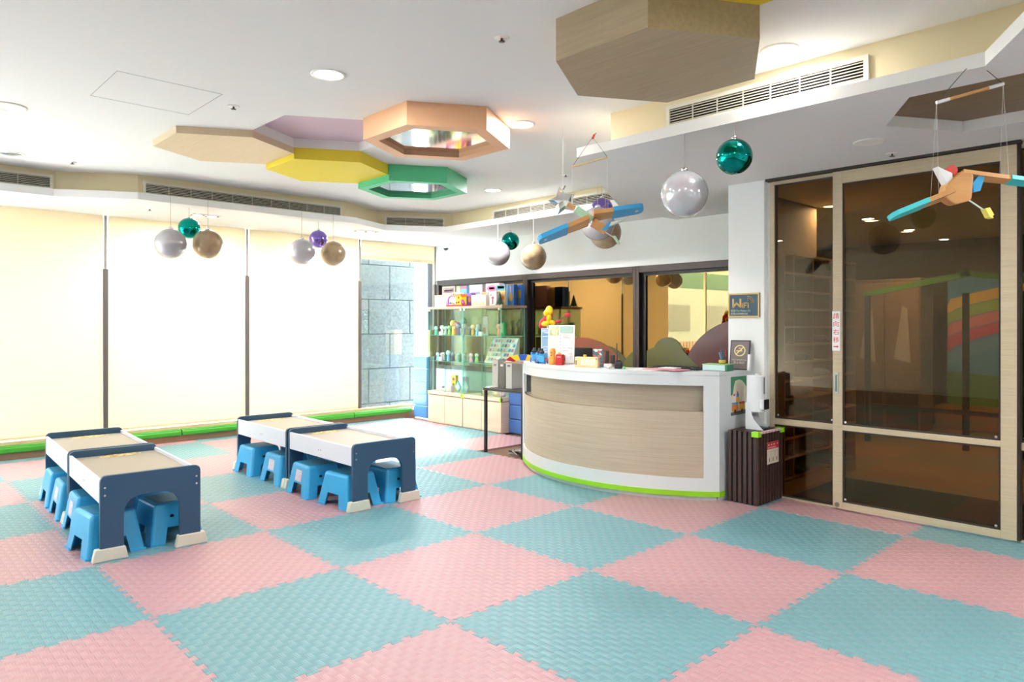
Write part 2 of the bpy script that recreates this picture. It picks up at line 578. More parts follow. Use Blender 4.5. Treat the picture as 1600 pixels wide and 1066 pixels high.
hill('hill_film', [(-2.32, .78), (-2.32, 1.08)] + arc(-2.03, 1.0, .22, -2.22, -1.83, rz=.24) + [(-1.75, 1.02), (-1.6, .9), (-1.5, .78)], (92, 92, 42), 'olive bush film on the window beside the pillar', FY - .0025)
hill('hill_film', arc(-1.05, .78, .78, -1.83, -0.55, rz=.67) + [(-0.55, .78), (-1.83, .78)], (96, 50, 46), 'large dull red hill film next to the white pillar', FY)

# ---- pillar and partition between desk and entrance
tag(MB().box(-.484, -.163, 3.36, 3.55, -.05, ZR + .03).build('wall_pillar', WHITE, bevel=.003), 'white pillar carrying the wireless sign', None, None, 'structure')
tag(MB().box(-.484, -.45, 3.55, YB + .3, -.05, ZR + .03).build('wall_partition', P('lobby_wall', (104, 88, 66), .8)), 'brown partition behind the pillar', None, None, 'structure')

# ---- window wall on the left
POSTS = [-6.4, -4.80, -3.20, -1.57, 0.086, 1.70, 3.344, 4.70]
XW = -6.40
CLEAR = GLASS('clear_glass', (246, 251, 251), 0.03)
wl = MB()
wl.box(-6.5, -6.36, 4.70, 4.80, -.05, ZM)       # pier in the corner
wl.box(-6.5, -6.36, YN, -6.4, -.05, ZM)
wl.box(-6.5, -6.36, -6.4, 4.8, ZL + .02, ZM)
wl.box(-6.5, -6.36, -6.4, 4.8, -.05, .11)
tag(wl.build('wall_left', WHITE), 'window wall pier and lintel', None, None, 'structure')
GREYPOST = P('grey_post', (150, 143, 138), 0.4, metal=0.5)
CHANNEL = P('guide_channel', (104, 96, 92), 0.45, metal=0.3)
for k in range(len(POSTS) - 1):
    a, b = POSTS[k], POSTS[k + 1]
    nm = {4: 'tall window behind the blind by the near play tables', 3: 'tall window behind the leftmost blind', 5: 'tall window behind the blind in the middle', 6: 'tall clear window with stone wall outside'}.get(k, 'tall uncovered window out of the picture')
    w = tag(empty('window_%d' % (k + 4), (XW, a, .11)), nm, None, None, 'structure')
    MB().box(-.004, .004, .02, b - a - .02, 0, ZL - .09).build('pane', CLEAR, w)
    MB().box(-.03, .03, b - a - .024, b - a + .024, 0, ZL - .09).build('mullion', GREYPOST, w, bevel=.004)
    if k in (3, 4, 5, 6):
        MB().box(.075, .105, b - a - .016, b - a + .016, .07, ZL - .11).build('post', GREYPOST, w, bevel=.006)
        MB().box(.07, .112, b - a - .026, b - a + .026, .07, 1.90).build('guide_channel', CHANNEL, w, bevel=.006)
    if k == 6:
        MB().box(-.02, .02, b - a - .085, b - a - .025, 0, 2.28).build('frame_side', P('blue_grey_frame', (140, 150, 172), 0.4), w)
        MB().box(-.02, .02, .03, .06, 0, 2.28).build('frame_side', P('blue_grey_frame', (140, 150, 172), 0.4), w)
# sill and step
STEP = WOOD('step_wood', (158, 120, 94), (172, 134, 106), (30, 1.5, 30))
SILL = WOOD('sill_wood', (214, 186, 146), (226, 200, 162), (30, 1.5, 30))
bl = tag(MB().box(-6.36, -6.20, YN, 4.25, -.02, .105).build('baseboard_left', STEP), 'brown wooden step under the windows', None, None, 'structure')
MB().box(-6.36, -6.27, YN, 4.25, .105, .175).build('sill', SILL, bl)

# ---- outside: terrace, added shading eave, stone clad wall, fence and building
tag(MB().box(-40, -6.5, -30, 30, -.25, -.12).build('ground_outside', P('terrace', (206, 206, 200), 0.9)), 'pale terrace outside the windows', None, None, 'structure')
tag(MB().box(-6.86, -6.5, -9, 6.5, 2.72, 2.9).build('trim_3', P('eave', (200, 196, 188), 0.9)), 'unseen eave added outside to dim the tops of the blinds', None, None, 'structure')  # unseen slab, added to shade the upper part of the blinds
STONE = P('granite', (60, 66, 68), 0.85, noise=0.85, nscale=24, bump=0.5)
JOINT = P('stone_joint', (42, 48, 51), 0.95)
sw = tag(MB().box(-7.8, -7.312, 3.62, 5.02, -.2, 2.62).build('wall_outside', JOINT), 'blue grey stone wall outside the clear window', None, None, 'structure')
zr = [-.46, .104, .6665, 1.229, 1.7915, 2.354, 2.64]
for r in range(6):
    off = 4.118 if r % 2 == 1 else 4.522
    ys = [off + .808 * k for k in (-3, -2, -1, 0, 1, 2)]
    for y0, y1 in zip(ys[:-1], ys[1:]):
        y0 = max(3.62, y0); y1 = min(5.022, y1)
        if y1 - y0 < .05: continue
        MB().box(-7.34, -7.30, y0 + .006, y1 - .006, max(-.2, zr[r]) + .006, zr[r + 1] - .006).build('stone_block', STONE, sw, bevel=.003, seg=1)
fen = thing('picket_fence', 'brown picket fence outside beyond the uncovered windows', 'fence', (-9.0, -4, -.12))
FENCE = P('fence_wood', (120, 84, 76), 0.7)
MB().box(-.02, .02, -5, 3, .25, .31).box(-.02, .02, -5, 3, .75, .81).build('rail', FENCE, fen)
pk = MB().box(-.012, .012, -.04, .04, 0, 1.0).mesh('picket', FENCE)
for k in range(48):
    o = bpy.data.objects.new('picket', pk); col.objects.link(o); o.parent = fen; o.location = (.035, -4.9 + k * .165, 0)
bd = thing('building', 'pale building outside with a green netted upper floor', 'building', (-16, -6, -.12))
MB().box(-1, 0, -30, 9, 0, 3.2).build('wall', P('pale_render', (128, 136, 144), 0.9), bd)
MB().box(-1, -.02, -30, 9, 3.2, 9).build('upper_floor', P('green_net', (66, 96, 90), 0.9, noise=.3, nscale=3), bd)
for k in range(11): MB().box(.0, .05, -28.6 + k * 3.4, -26.6 + k * 3.4, 1.2, 2.4).build('window', P('far_window', (70, 78, 90), 0.3), bd)

# ---- glass partition with sliding door
YG = 3.42
DOORWOOD = WOOD('door_veneer', (180, 166, 138), (197, 183, 156), (3, 3, 60))
DOORWOOD_H = WOOD('door_veneer_flat', (180, 166, 138), (197, 183, 156), (3, 3, 60))
BRONZE = GLASS('bronze_glass', (184, 168, 140), 0.034, (255, 240, 214))
GASKET = P('dark_gasket', (44, 36, 30), 0.6)
SCREW = P('steel_screw', (214, 214, 214), 0.25, metal=1.0)

def pane_frame(x0, x1, z0, z1, y, parent, name='pane'):
    MB().box(x0, x1, y - .004, y + .004, z0, z1).build(name, BRONZE, parent)
    g = MB()
    t = .012
    for a, b, c, d in ((x0, x0 + t, z0, z1), (x1 - t, x1, z0, z1), (x0 + t, x1 - t, z0, z0 + t), (x0 + t, x1 - t, z1 - t, z1)):
        g.box(a, b, y - .014, y - .005, c, d)
    g.build('gasket', GASKET, parent)

def fixed_panel(n, x0, x1, label):
    w = tag(empty('window_%d' % n, (x0, YG, 0)), label, None, None, 'structure')
    W = x1 - x0
    for a, b in ((0, .04), (W - .04, W)): MB().box(a, b, -.03, .04, -.02, ZR).build('stile', DOORWOOD, w, bevel=.002)
    for a, b in ((2.51, ZR), (.585, .632), (-.02, .012)): MB().box(.04, W - .04, -.03, .04, a, b).build('rail', DOORWOOD, w, bevel=.002)
    pane_frame(.04, W - .04, .632, 2.51, .0, w); pane_frame(.04, W - .04, .012, .585, .0, w)
    for xx, zz in ((.065, .66), (W - .065, .66)):
        MB().cyl((xx, -.012, zz), (xx, -.005, zz), .007, n=10).build('screw', SCREW, w)
    return w
fixed_panel(11, -.134, .42, 'fixed bronze glass panel in front of the shoe shelf')
fixed_panel(12, 1.50, 2.9, 'fixed bronze glass panel at the picture edge past the sliding door')
MB().box(-.163, -.134, YG - .02, YG + .06, -.02, ZR).build('jamb', WHITE, bpy.data.objects['window_11'], loc=(.134, -YG, 0))
door = tag(empty('door_1', (.387, 3.365, 0)), 'sliding bronze glass door in a pale wood frame', None, None, 'structure')
for a, b in ((0, .07), (1.062, 1.148)): MB().box(a, b, -.02, .02, .012, 2.531).build('stile', DOORWOOD, door, bevel=.002)
for a, b in ((2.439, 2.531), (.598, .638), (.012, .062)): MB().box(.07, 1.062, -.02, .02, a, b).build('rail', DOORWOOD_H, door, bevel=.002)
pane_frame(.07, 1.062, .638, 2.439, .004, door); pane_frame(.07, 1.062, .062, .598, .004, door)
MB().box(1.148, 1.165, -.012, .03, .012, 2.531).build('brush_seal', GASKET, door)
hd = MB().box(.012, .045, -.026, -.018, .868, 1.028).build('pull_handle', P('satin_steel', (168, 176, 172), 0.3, metal=.9), door, bevel=.003)
MB().box(.022, .036, -.0275, -.0255, .885, 1.010).build('recess', P('handle_recess', (96, 112, 110), 0.4, metal=.6), hd)
for xx, zz in ((.09, .66), (1.035, .086), (.09, .086), (1.035, .66)):
    MB().cyl((xx, -.012, zz), (xx, -.003, zz), .0085, n=10).build('screw', SCREW, door)
MB().cyl((.033, -.026, .04), (.033, -.02, .04), .017, n=16).build('floor_lock', P('lock_grey', (120, 116, 104), .4, metal=.5), door)
MB().box(-.53, 1.17, -.03, .06, 2.535, ZR).build('track', GASKET, door)
# sign on the door stile: please move right
ds = thing('door_sign', 'white upright door sign with red characters and an arrow', 'sign', (.414, 3.3435, 1.19))
MB().box(-.028, .028, -.002, .001, 0, .295).build('plate', P('sign_white', (240, 240, 242), .5), ds)
RED = P('sign_red', (206, 52, 40), .5)
for ch, z in (('請', .257), ('向', .197), ('右', .137), ('移', .078)):
    text(ch, .046, RED, ds, (0, -.0025, z), (PI / 2, 0, 0))
ar = MB().box(-.018, .006, -.0032, -.0022, .027, .035)
ar.prism([(.006, .021), (.019, .031), (.006, .041)], -.0032, -.0022, 'y')
ar.build('arrow', RED, ds)

# ---- entrance lobby behind the glass
tag(MB().box(-2.6, XR, YG, 9.2, -.12, -.015).build('floor_lobby', P('lobby_boards', (150, 118, 78), .35, noise=.1, nscale=6)), 'brown lobby floor behind the glass', None, None, 'structure')
tag(MB().box(-2.6, XR, 9.1, 9.2, -.1, ZR).box(-2.7, -2.6, YB + .3, 9.2, -.1, ZR).build('wall_lobby', P('lobby_wall', (104, 88, 66), .8)), 'tan lobby wall behind the glass', None, None, 'structure')
dm = tag(MB().box(-.02, 2.8, 3.50, 4.55, -.015, -.003).build('entrance_mat', P('ribbed_rubber', (38, 38, 38), .8, bump=.6, nscale=60)), 'dark ribbed entrance mat just behind the sliding door', 'mat')
sh = thing('shoe_shelf', 'tall wooden shoe shelf of open cubbies behind the fixed glass panel', 'shelf', (-.09, 3.56, -.015))
SHW = WOOD('shelf_wood', (150, 112, 66), (172, 132, 82), (20, 2, 20))
MB().box(-.33, -.31, 0, 1.5, 0, 2.0).build('back_panel', P('shelf_back', (40, 34, 30), .8), sh)
for z in (.0, .115, .28, .445, .615, .77, .92, 1.07, 1.22, 1.37, 1.52, 1.67, 1.82, 1.98):
    MB().box(-.31, 0, 0, 1.5, z, z + (.1 if z == 0 else .018)).build('shelf_board', SHW, sh)
for y in (0, .17, .54, .89, 1.2, 1.48):
    MB().box(-.31, -.002, y, y + .016, .1, 1.98).build('divider', SHW, sh)
for k, (y, z, c) in enumerate(((.25, .133, (52, 50, 54)), (.62, .298, (88, 74, 70)), (.30, .463, (64, 60, 70)), (.64, .633, (120, 64, 60)), (.26, .788, (46, 52, 66)), (.66, .938, (170, 168, 170)), (.27, 1.088, (70, 62, 58)), (.64, 1.238, (150, 110, 120)))):
    s_ = thing('shoes', ('dark shoes on the bottom cubby row', 'brown grey shoes on the second cubby row', 'charcoal shoes on the third cubby row', 'dull red shoes on the fourth cubby row', 'navy shoes on the fifth cubby row', 'pale grey shoes on the sixth cubby row', 'dark brown shoes on the seventh cubby row', 'pink shoes on the eighth cubby row')[k], 'shoes', (-.13, 3.56 + y, z - .012), 0, 'shoes in the cubbies')
    for d in (0, .1):
        MB().sphere((0, d, .035), .05, 12, 8, (2.0, .8, .7)).build('shoe', P('shoe_%d' % k, c, .6), s_)
# rainbow mural, lockers and green frame in the lobby
mu = thing('wall_mural', 'rainbow striped mural deep in the lobby seen through the glass door', 'mural', (.2, 8.95, .3))
MB().box(-.55, 2.4, 0, .02, 0, 1.75).build('board', P('mural_sky', (96, 166, 214), .5), mu)
for k, (c, r) in enumerate((((236, 150, 170), 1.75), ((226, 96, 140), 1.6), ((246, 214, 110), 2.05), ((170, 214, 130), 1.9), ((120, 180, 226), 1.42))):
    pts_o = [(.9 + r * math.cos(t) * 1.5, -.3 + r * math.sin(t) * .95) for t in [PI * (.42 + .58 * i / 20) for i in range(21)]]
    pts_i = [(.9 + (r - .14) * math.cos(t) * 1.5, -.3 + (r - .14) * math.sin(t) * .95) for t in [PI * (.42 + .58 * i / 20) for i in range(21)]]
    poly = [(max(-.55, min(2.4, x)), max(0, min(1.75, z))) for x, z in pts_o + pts_i[::-1]]
    MB().prism(poly, -.004 - .001 * k, 0, 'y').build('rainbow_band', P('band_%d' % k, c, .5), mu)
MB().prism([(-.55, 0), (2.4, 0), (2.4, .25), (1.2, .5), (.3, .38), (-.55, .45)], -.012, 0, 'y').build('meadow', P('mural_green', (92, 140, 72), .5), mu)
MB().box(-.6, 2.45, -.35, .02, -.3, 0).build('ledge', P('ledge_wood', (150, 112, 66), .5), mu)
lk = thing('locker_cabinet', 'brown locker cabinet in the lobby seen through the sliding door', 'cabinet', (-.95, 8.0, -.015))
MB().box(-.75, .55, 0, .5, 0, 2.0).build('body', P('locker_brown', (112, 88, 64), .5), lk, bevel=.005)
for k in range(3):
    d_ = MB().box(-.73 + k * .43, -.32 + k * .43, -.02, 0, .55, 1.95).build('door', P('locker_door', (142, 114, 84), .45), lk, bevel=.004)
    MB().prism([(-.62 + k * .43, .95), (-.42 + k * .43, .9), (-.46 + k * .43, 1.6), (-.52 + k * .43, 1.65)], -.028, -.02, 'y').build('decal', P('locker_decal', (186, 178, 166), .5), d_)
for k in range(3):
    MB().box(-.72 + k * .43, -.34 + k * .43, -.01, 0, .05, .5).build('lower_door', P('locker_low', (52, 44, 38), .5), lk)
gf = thing('climbing_frame', 'green topped climbing frame with dark posts in the lobby', 'play frame', (.35, 6.9, -.015))
for xx, yy in ((-1.0, 0), (.0, .1), (.55, 0), (1.3, .1)):
    MB().cyl((xx, yy, 0), (xx, yy, 1.75), .035, n=10).build('post', P('frame_post', (46, 44, 40), .5), gf)
MB().obox((-.5, .05, 1.86), (1.15, .08, .06), (0, -.18, 0)).obox((.65, .05, 1.86), (1.4, .08, .06), (0, .16, 0)).build('roof_beam', P('frame_green', (88, 150, 52), .5), gf)
MB().box(-1.0, 1.3, .02, .08, .4, .45).build('lower_rail', P('frame_post', (46, 44, 40), .5), gf)

# ---- hexagon ceiling panels
def hex_panel(name, c, zb, mat, label, mat_side=None, open_w=None, glass=None):
    t = thing(name, label, 'ceiling panel', (c[0], c[1], zb), 0, 'hexagonal ceiling panels')
    H = ZM - zb + (.075 if 'mustard' in label or 'left of' in label else 0)
    o = hexa(0, 0, HS); n = 6
    if not open_w:
        MB().prism(o, 0, ZM - zb).build('body', mat, t)
    else:
        i = hexa(0, 0, HS - open_w)
        mb = MB()
        for z, d in ((0, 1), (ZM - zb, -1)):
            mb.add([(p[0], p[1], z) for p in o + i], [(k, (k + 1) % n, n + (k + 1) % n, n + k) for k in range(n)])
        for lp in (o, i):
            mb.add([(p[0], p[1], 0) for p in lp] + [(p[0], p[1], ZM - zb) for p in lp], [(k, (k + 1) % n, n + (k + 1) % n, n + k) for k in range(n)])
        mb.build('ring', mat, t)
        MB().prism(i, .035, .042).build('mirror', glass, t)
    return t
ORANGE = P('peach_paint', (232, 182, 142), .55, spec=.3)
GREENP = P('mint_paint', (86, 190, 142), .55, spec=.3)
YELLOWP = P('mustard_paint', (226, 206, 60), .6, spec=.3)
SAND = WOOD('sand_veneer', (206, 186, 156), (216, 198, 168), (2, 50, 50))
CMIRROR = P('ceiling_mirror', (226, 214, 214), .06, metal=1.0)
t_ = hex_panel('hexagon_panel', (-3.275, .232), 2.826, SAND, 'sand coloured hexagon ceiling panel left of the mustard one')
hex_panel('hexagon_panel', (-3.272, 1.177), 2.782, YELLOWP, 'mustard yellow hexagon ceiling panel between the sand and green ones')
hex_panel('hexagon_panel', (-3.250, 2.108), 2.726, GREENP, 'green hexagon ceiling ring with a mirror inside', open_w=.10, glass=CMIRROR)
hex_panel('hexagon_panel', (-1.590, 1.145), 2.721, ORANGE, 'peach orange hexagon ceiling ring with a mirror inside', open_w=.11, glass=CMIRROR)
hex_panel('hexagon_panel', (.503, .940), 2.673, WOOD('drift_veneer', (158, 142, 116), (176, 160, 130), (2.5, 50, 50)), 'large grey brown wooden hexagon ceiling panel nearest the viewer')
hex_panel('hexagon_panel', (1.317, .470), 2.826, YELLOWP, 'yellow hexagon ceiling panel at the top picture edge')

# ---- air vents in the risers
VENTFRAME = P('vent_frame', (222, 218, 204), .6)
VENTBACK = P('vent_back', (26, 22, 20), .9)
SLAT = P('vent_slat', (206, 202, 190), .5)
def vent(p0, p1, z0, z1, label, ndiv):
    """grille along p0 -> p1; the room lies to the right hand of that direction"""
    a = Vector(p0); b = Vector(p1); L_ = (b - a).length
    ang = math.atan2(b.y - a.y, b.x - a.x)
    t = thing('air_vent', label, 'vent', (a.x, a.y, z0), ang, 'air vents in the ceiling step')
    H = z1 - z0
    MB().box(0, L_, .002, .006, 0, H).build('dark_duct', VENTBACK, t)
    fr = MB()
    for q in ((-.025, 0, -.018, H + .025), (L_, L_ + .025, -.018, H + .025), (0, L_, -.018, 0), (0, L_, H, H + .025)):
        fr.box(q[0], q[1], -.012, .006, q[2], q[3])
    fr.build('frame', VENTFRAME, t)
    sl = MB().obox((L_ / 2, -.004, 0), (L_, .014, .004), (.5, 0, 0)).mesh('slat', SLAT)
    ns = 6
    for k in range(ns):
        o = bpy.data.objects.new('slat', sl); col.objects.link(o); o.parent = t; o.location = (0, 0, H * (k + .5) / ns)
    dv = MB().box(-.003, .003, -.010, -.002, 0, H).mesh('divider', SLAT)
    for k in range(1, ndiv):
        o = bpy.data.objects.new('divider', dv); col.objects.link(o); o.parent = t; o.location = (L_ * k / ndiv, 0, 0)
def on(pl, i, t0, t1, d=.01):
    a = Vector(pl[i]); b = Vector(pl[i + 1]); e = (b - a).normalized(); n = Vector((e.y, -e.x))
    return tuple(a + e * t0 + n * d), tuple(a + e * t1 + n * d)
def seg_len(pl, i): return (Vector(pl[i + 1]) - Vector(pl[i])).length
zv0, zv1 = ZL + .085, ZM - .08
l0 = seg_len(RZ_L, 0)
vent(*on(RZ_L, 0, l0 - 1.6, l0 - .05), zv0 + .02, zv1 + .01, 'air vent at the left picture edge above the leftmost blind', 6)
l2 = seg_len(RZ_L, 2)
vent(*on(RZ_L, 2, .07, l2 - .08), zv0 + .015, zv1, 'long air vent above the blinds and the two ball clusters', 10)
l4 = seg_len(RZ_L, 4)
vent(*on(RZ_L, 4, l4 * .13, l4 * .88), zv0 + .01, zv1, 'short air vent in the far ceiling corner', 3)
l5 = seg_len(RZ_L, 5)
vent(*on(RZ_L, 5, .87, l5 - .18), zv0 + .01, zv1, 'air vent over the display cabinets behind the silver star', 9)
zw0, zw1 = ZR + .14, ZM - .085
vent((-.065, RZ_R[1][1] - .008), (1.144, RZ_R[2][1] - .016), zw0, zw1, 'air vent above the teal and white balls near the sliding door', 7)

# ---- lamps and small ceiling fittings
LENS = P('lamp_lens', (255, 250, 240), .4, emit=(255, 246, 232), es=9.0)
RIM = P('lamp_rim', (240, 238, 234), .4)
def downlight(x, y, z, label, lit=True, power=1.0, r=.085):
    t = thing('downlight', label, 'downlight', (x, y, z), 0, 'round ceiling downlights')
    MB().lathe([(r, .004), (r + .018, .0), (r + .018, -.006), (r, -.007), (r - .004, .004)], n=28).build('rim', RIM, t)
    MB().lathe([(0.0, -.002), (r, -.002), (r, .004), (0, .004)], n=28).build('lens', LENS if lit else P('lamp_off', (176, 184, 182), .15, metal=.6), t)
    if lit:
        ld = bpy.data.lights.new('downlight_glow', 'AREA'); ld.shape = 'DISK'; ld.size = .15
        ld.energy = DOWNLIGHT_POWER * power; ld.color = (1.0, .975, .945)
        lo = bpy.data.objects.new('downlight_glow', ld); col.objects.link(lo); lo.parent = t; lo.location = (0, 0, -.012)
downlight(-1.226, .045, ZM, 'lit downlight alone on the white ceiling above the play tables')
downlight(-1.188, 1.617, ZM, 'lit downlight right beside the peach hexagon ring')
downlight(.799, 1.64, ZM, 'lit downlight beside the large wooden hexagon', power=.3)
downlight(-3.264, 3.19, ZM, 'small lit downlight beyond the green hexagon ring', power=2.2)
downlight(-4.904, -.984, ZM, 'unlit downlight at the left picture edge', lit=False)
for x, y, l in ((-1.2, -1.7, 'added fill downlight over the near mats above the picture'), (-3.3, -3.2, 'added fill downlight left of the viewer by the uncovered windows'), (-1.2, -3.4, 'added fill downlight behind the viewer on the left'), (.8, -1.9, 'added fill downlight just behind the viewer'),
                (.8, -3.6, 'added fill downlight well behind the viewer'), (.8, -5.4, 'added fill downlight close to the wall behind the viewer'), (-1.2, -5.2, 'added fill downlight in the near left part of the room'), (1.7, -.3, 'added fill downlight above the viewer')):
    downlight(x, y, ZM, l, power=.42)  # unseen lamps added as fill from around and behind the camera
for x, y, l in ((2.75, 2.3, 'added soffit fill downlight past the picture edge by the glass wall'), (3.1, .3, 'added soffit fill downlight beside the viewer on the door side')):
    downlight(x, y, ZR, l, power=1.6)  # unseen lamps added to brighten the right floor and the door
for x, y, l in ((-.32, 5.03, 'nearest lit lobby downlight seen through the fixed glass'), (-.41, 6.35, 'lit lobby downlight seen highest through the sliding door'), (-.45, 7.65, 'lit lobby downlight farthest from the sliding door'), (1.3, 5.0, 'lit lobby downlight over the entrance mat'), (1.3, 7.4, 'lit lobby downlight before the rainbow mural')):
    downlight(x, y, ZR, l, power=1.15, r=.07)
def rect_lamp(x, y, label):
    t = thing('grille_lamp', label, 'ceiling lamp', (x, y, ZL), 0, 'twin grille lamps in the soffit')
    MB().box(-.075, .075, -.165, .165, -.008, .004).build('frame', RIM, t, bevel=.003)
    for d in (-.078, .078):
        h_ = MB().box(-.058, .058, d - .066, d + .066, -.0105, -.0075).build('lamp_well', P('lamp_well', (60, 54, 52), .4), t)
        MB().lathe([(0, -.013), (.045, -.013), (.05, -.010)], n=20).build('bulb', LENS, h_, loc=(0, d, 0))
        ld = bpy.data.lights.new('grille_lamp_glow', 'AREA'); ld.shape = 'DISK'; ld.size = .09
        ld.energy = DOWNLIGHT_POWER * .9; ld.color = (1.0, .975, .945)
        lo = bpy.data.objects.new('grille_lamp_glow', ld); col.objects.link(lo); lo.parent = t; lo.location = (0, d, -.016)
rect_lamp(-5.50, .88, 'twin grille lamp in the soffit over the teal and tan balls')
rect_lamp(-5.42, 2.90, 'twin grille lamp in the soffit near the clear window')
def speaker(x, y, z, r, label):
    t = thing('ceiling_speaker', label, 'speaker', (x, y, z), 0, 'round ceiling speakers')
    MB().lathe([(r - .02, .002), (r, .0), (r, -.006), (r - .015, -.010), (r - .024, -.004)], n=30).build('rim', RIM, t)
    MB().lathe([(0, -.003), (r - .018, -.003), (r - .018, .002)], n=30).build('grille', P('speaker_mesh', (196, 192, 178), .7, bump=.5, nscale=400), t)
speaker(-3.294, -1.238, ZM, .115, 'round ceiling speaker at the left picture edge')
speaker(-3.70, 2.62, ZM, .09, 'round ceiling speaker half hidden behind the green hexagon')
speaker(.88, 2.70, ZR, .095, 'round ceiling speaker on the soffit near the recessed hexagon')
def sprinkler(x, y, z, label):
    t = thing('sprinkler', label, 'sprinkler', (x, y, z), 0, 'ceiling sprinklers')
    MB().lathe([(.0, -.004), (.034, -.004), (.04, .0)], n=20).build('rosette', RIM, t)
    MB().lathe([(.0, -.022), (.017, -.022), (.017, -.019), (.006, -.018), (.006, -.004)], n=14).build('head', P('sprinkler_metal', (96, 92, 90), .35, metal=.8), t)
for x, y, z, l in ((-2.231, -.116, ZM, 'sprinkler above the sand hexagon panel'), (-4.904, -.524, ZM, 'sprinkler near the left vents'), (-.119, .433, ZM, 'sprinkler left of the large wooden hexagon'),
                   (-2.163, 3.179, ZM, 'sprinkler near the far downlight'), (.869, 3.144, ZR, 'sprinkler on the soffit close to the sliding door'), (-5.443, .294, ZL, 'sprinkler on the soffit left of the white ball')):
    sprinkler(x, y, z, l)
dc = thing('dome_camera', 'white dome security camera high in the far corner', 'camera', (-5.93, 4.62, ZL))
MB().lathe([(.0, 0), (.062, 0), (.062, -.05), (.05, -.058), (0, -.058)], n=24).build('housing', RIM, dc)
MB().sphere((0, 0, -.055), .042, 20, 12).build('dome', P('smoked_dome', (40, 44, 52), .08), dc)

# ---- green foam edge guards on the step
LIME = P('green_foam', (62, 158, 42), .5, noise=.08, nscale=20)
for a, b, l in ((-3.6, -1.32, 'green foam edge guard out of the picture'), (-1.31, .855, 'green foam edge guard under the leftmost blind'), (.862, 3.17, 'green foam edge guard behind the far play tables'), (3.178, 4.16, 'green foam edge guard under the clear window')):
    t = thing('foam_edge_guard', l, 'edge guard', (-6.20, a, .07), 0, 'green foam guards along the step')
    MB().box(0.002, .045, 0, b - a, 0, .058).build('front_strip', LIME, t, bevel=.014, seg=3)
    MB().box(-.062, .03, 0, b - a, .037, .072).build('upper_strip', P('green_foam_top', (56, 148, 40), .5), t, bevel=.012, seg=3)

# ---- roller blinds
BAR = P('blind_bar', (226, 206, 166), .6)
for k, l, zb in ((3, 'lowered cream roller blind at the left picture edge', .185), (4, 'lowered cream roller blind in the middle of the three', .183), (5, 'lowered cream roller blind next to the clear window', .18), (6, 'raised cream roller blind over the clear window', 2.335)):
    a, b = POSTS[k], POSTS[k + 1]
    t = thing('roller_blind', l, 'blind', (-6.30, a, zb), 0, 'roller blinds')
    MB().box(-.0015, .0015, .028, b - a - .028, .02, ZL - zb + .02).build('fabric', BLIND, t)
    MB().box(-.008, .008, .028, b - a - .028, 0, .028 if zb < 1 else .05).build('bottom_bar', BAR, t, bevel=.004)

# ================================================================== PLAY TABLES AND STOOLS
NAVY = P('navy_board', (48, 82, 112), .4, spec=.4)
TABLETOP = P('table_beige', (170, 159, 146), .5, noise=.03, nscale=80)
APRON = P('apron_white', (226, 226, 236), .4)
FOOT = P('foot_cream', (214, 212, 198), .55)
OVAL = PRINT('oval_print', (232, 206, 96), [(206, 150, 60), (246, 230, 190), (178, 120, 90)], (60, 60, 60))
def rounded(poly, rad, seg=5):
    """round the corners of a polygon; rad per corner"""
    out = []
    n = len(poly)
    for i in range(n):
        p = Vector(poly[i]); r = rad[i] if isinstance(rad, (list, tuple)) else rad
        if r <= 0: out.append(tuple(p)); continue
        a = (Vector(poly[i - 1]) - p).normalized(); b = (Vector(poly[(i + 1) % n]) - p).normalized()
        for k in range(seg + 1):
            t = k / seg
            out.append(tuple(p + a * r * (1 - t) ** 2 + b * r * t ** 2))
    return out
PANEL = rounded([(-.28, .05), (-.28, .5), (.28, .5), (.28, .05), (.155, .05), (.155, .362), (-.155, .362), (-.155, .05)],
                [0, .04, .04, 0, 0, .11, .11, 0])
def make_table():
    t = thing('play_table', 'x', 'table')
    for e, name in ((0, 'end_panel'), (1.045, 'end_panel')):
        pn = MB().prism([(p[0], p[1]) for p in PANEL], -e - .028, -e, 'x').build(name, NAVY, t, bevel=.003)
        for sd in (-1, 1):
            c = sd * .2175
            MB().prism([(c - .087 - (.018 if sd < 0 else 0), 0), (c + .087 + (.018 if sd > 0 else 0), 0), (c + .07 + (.018 if sd > 0 else 0), .075), (c - .07 - (.018 if sd < 0 else 0), .075)],
                       -e - .037, -e + .009, 'x').build('foot', FOOT, pn, bevel=.006)
            for z in (.43, .385):
                x = -e if e == 0 else -e - .028
                MB().cyl((x + (.0015 if e == 0 else -.0015), sd * .255, z), (x, sd * .255, z), .006, n=10).build('screw', SCREW, pn)
    MB().box(-1.045, -.028, -.262, .262, .435, .452).build('tabletop', TABLETOP, t)
    for sd in (-1, 1):
        ap = MB().box(-1.045, -.028, sd * .262 - (.016 if sd < 0 else 0), sd * .262 + (.016 if sd > 0 else 0), .335, .475).build('side_rail', APRON, t, bevel=.002)
        for dx in (-.50, -.535):
            MB().cyl((dx, sd * .2785, .395 + (dx + .5) * .1), (dx, sd * .279, .395 + (dx + .5) * .1), .005, n=8).build('screw_hole', BLACK, ap)
    ov = MB()
    ov.add([(-.98 + .05 * math.cos(a), .02 + .14 * math.sin(a), .4535) for a in [2 * PI * k / 24 for k in range(24)]], [tuple(range(24))])
    ov.build('oval_pocket', OVAL, t)
    return t
tb = make_table()
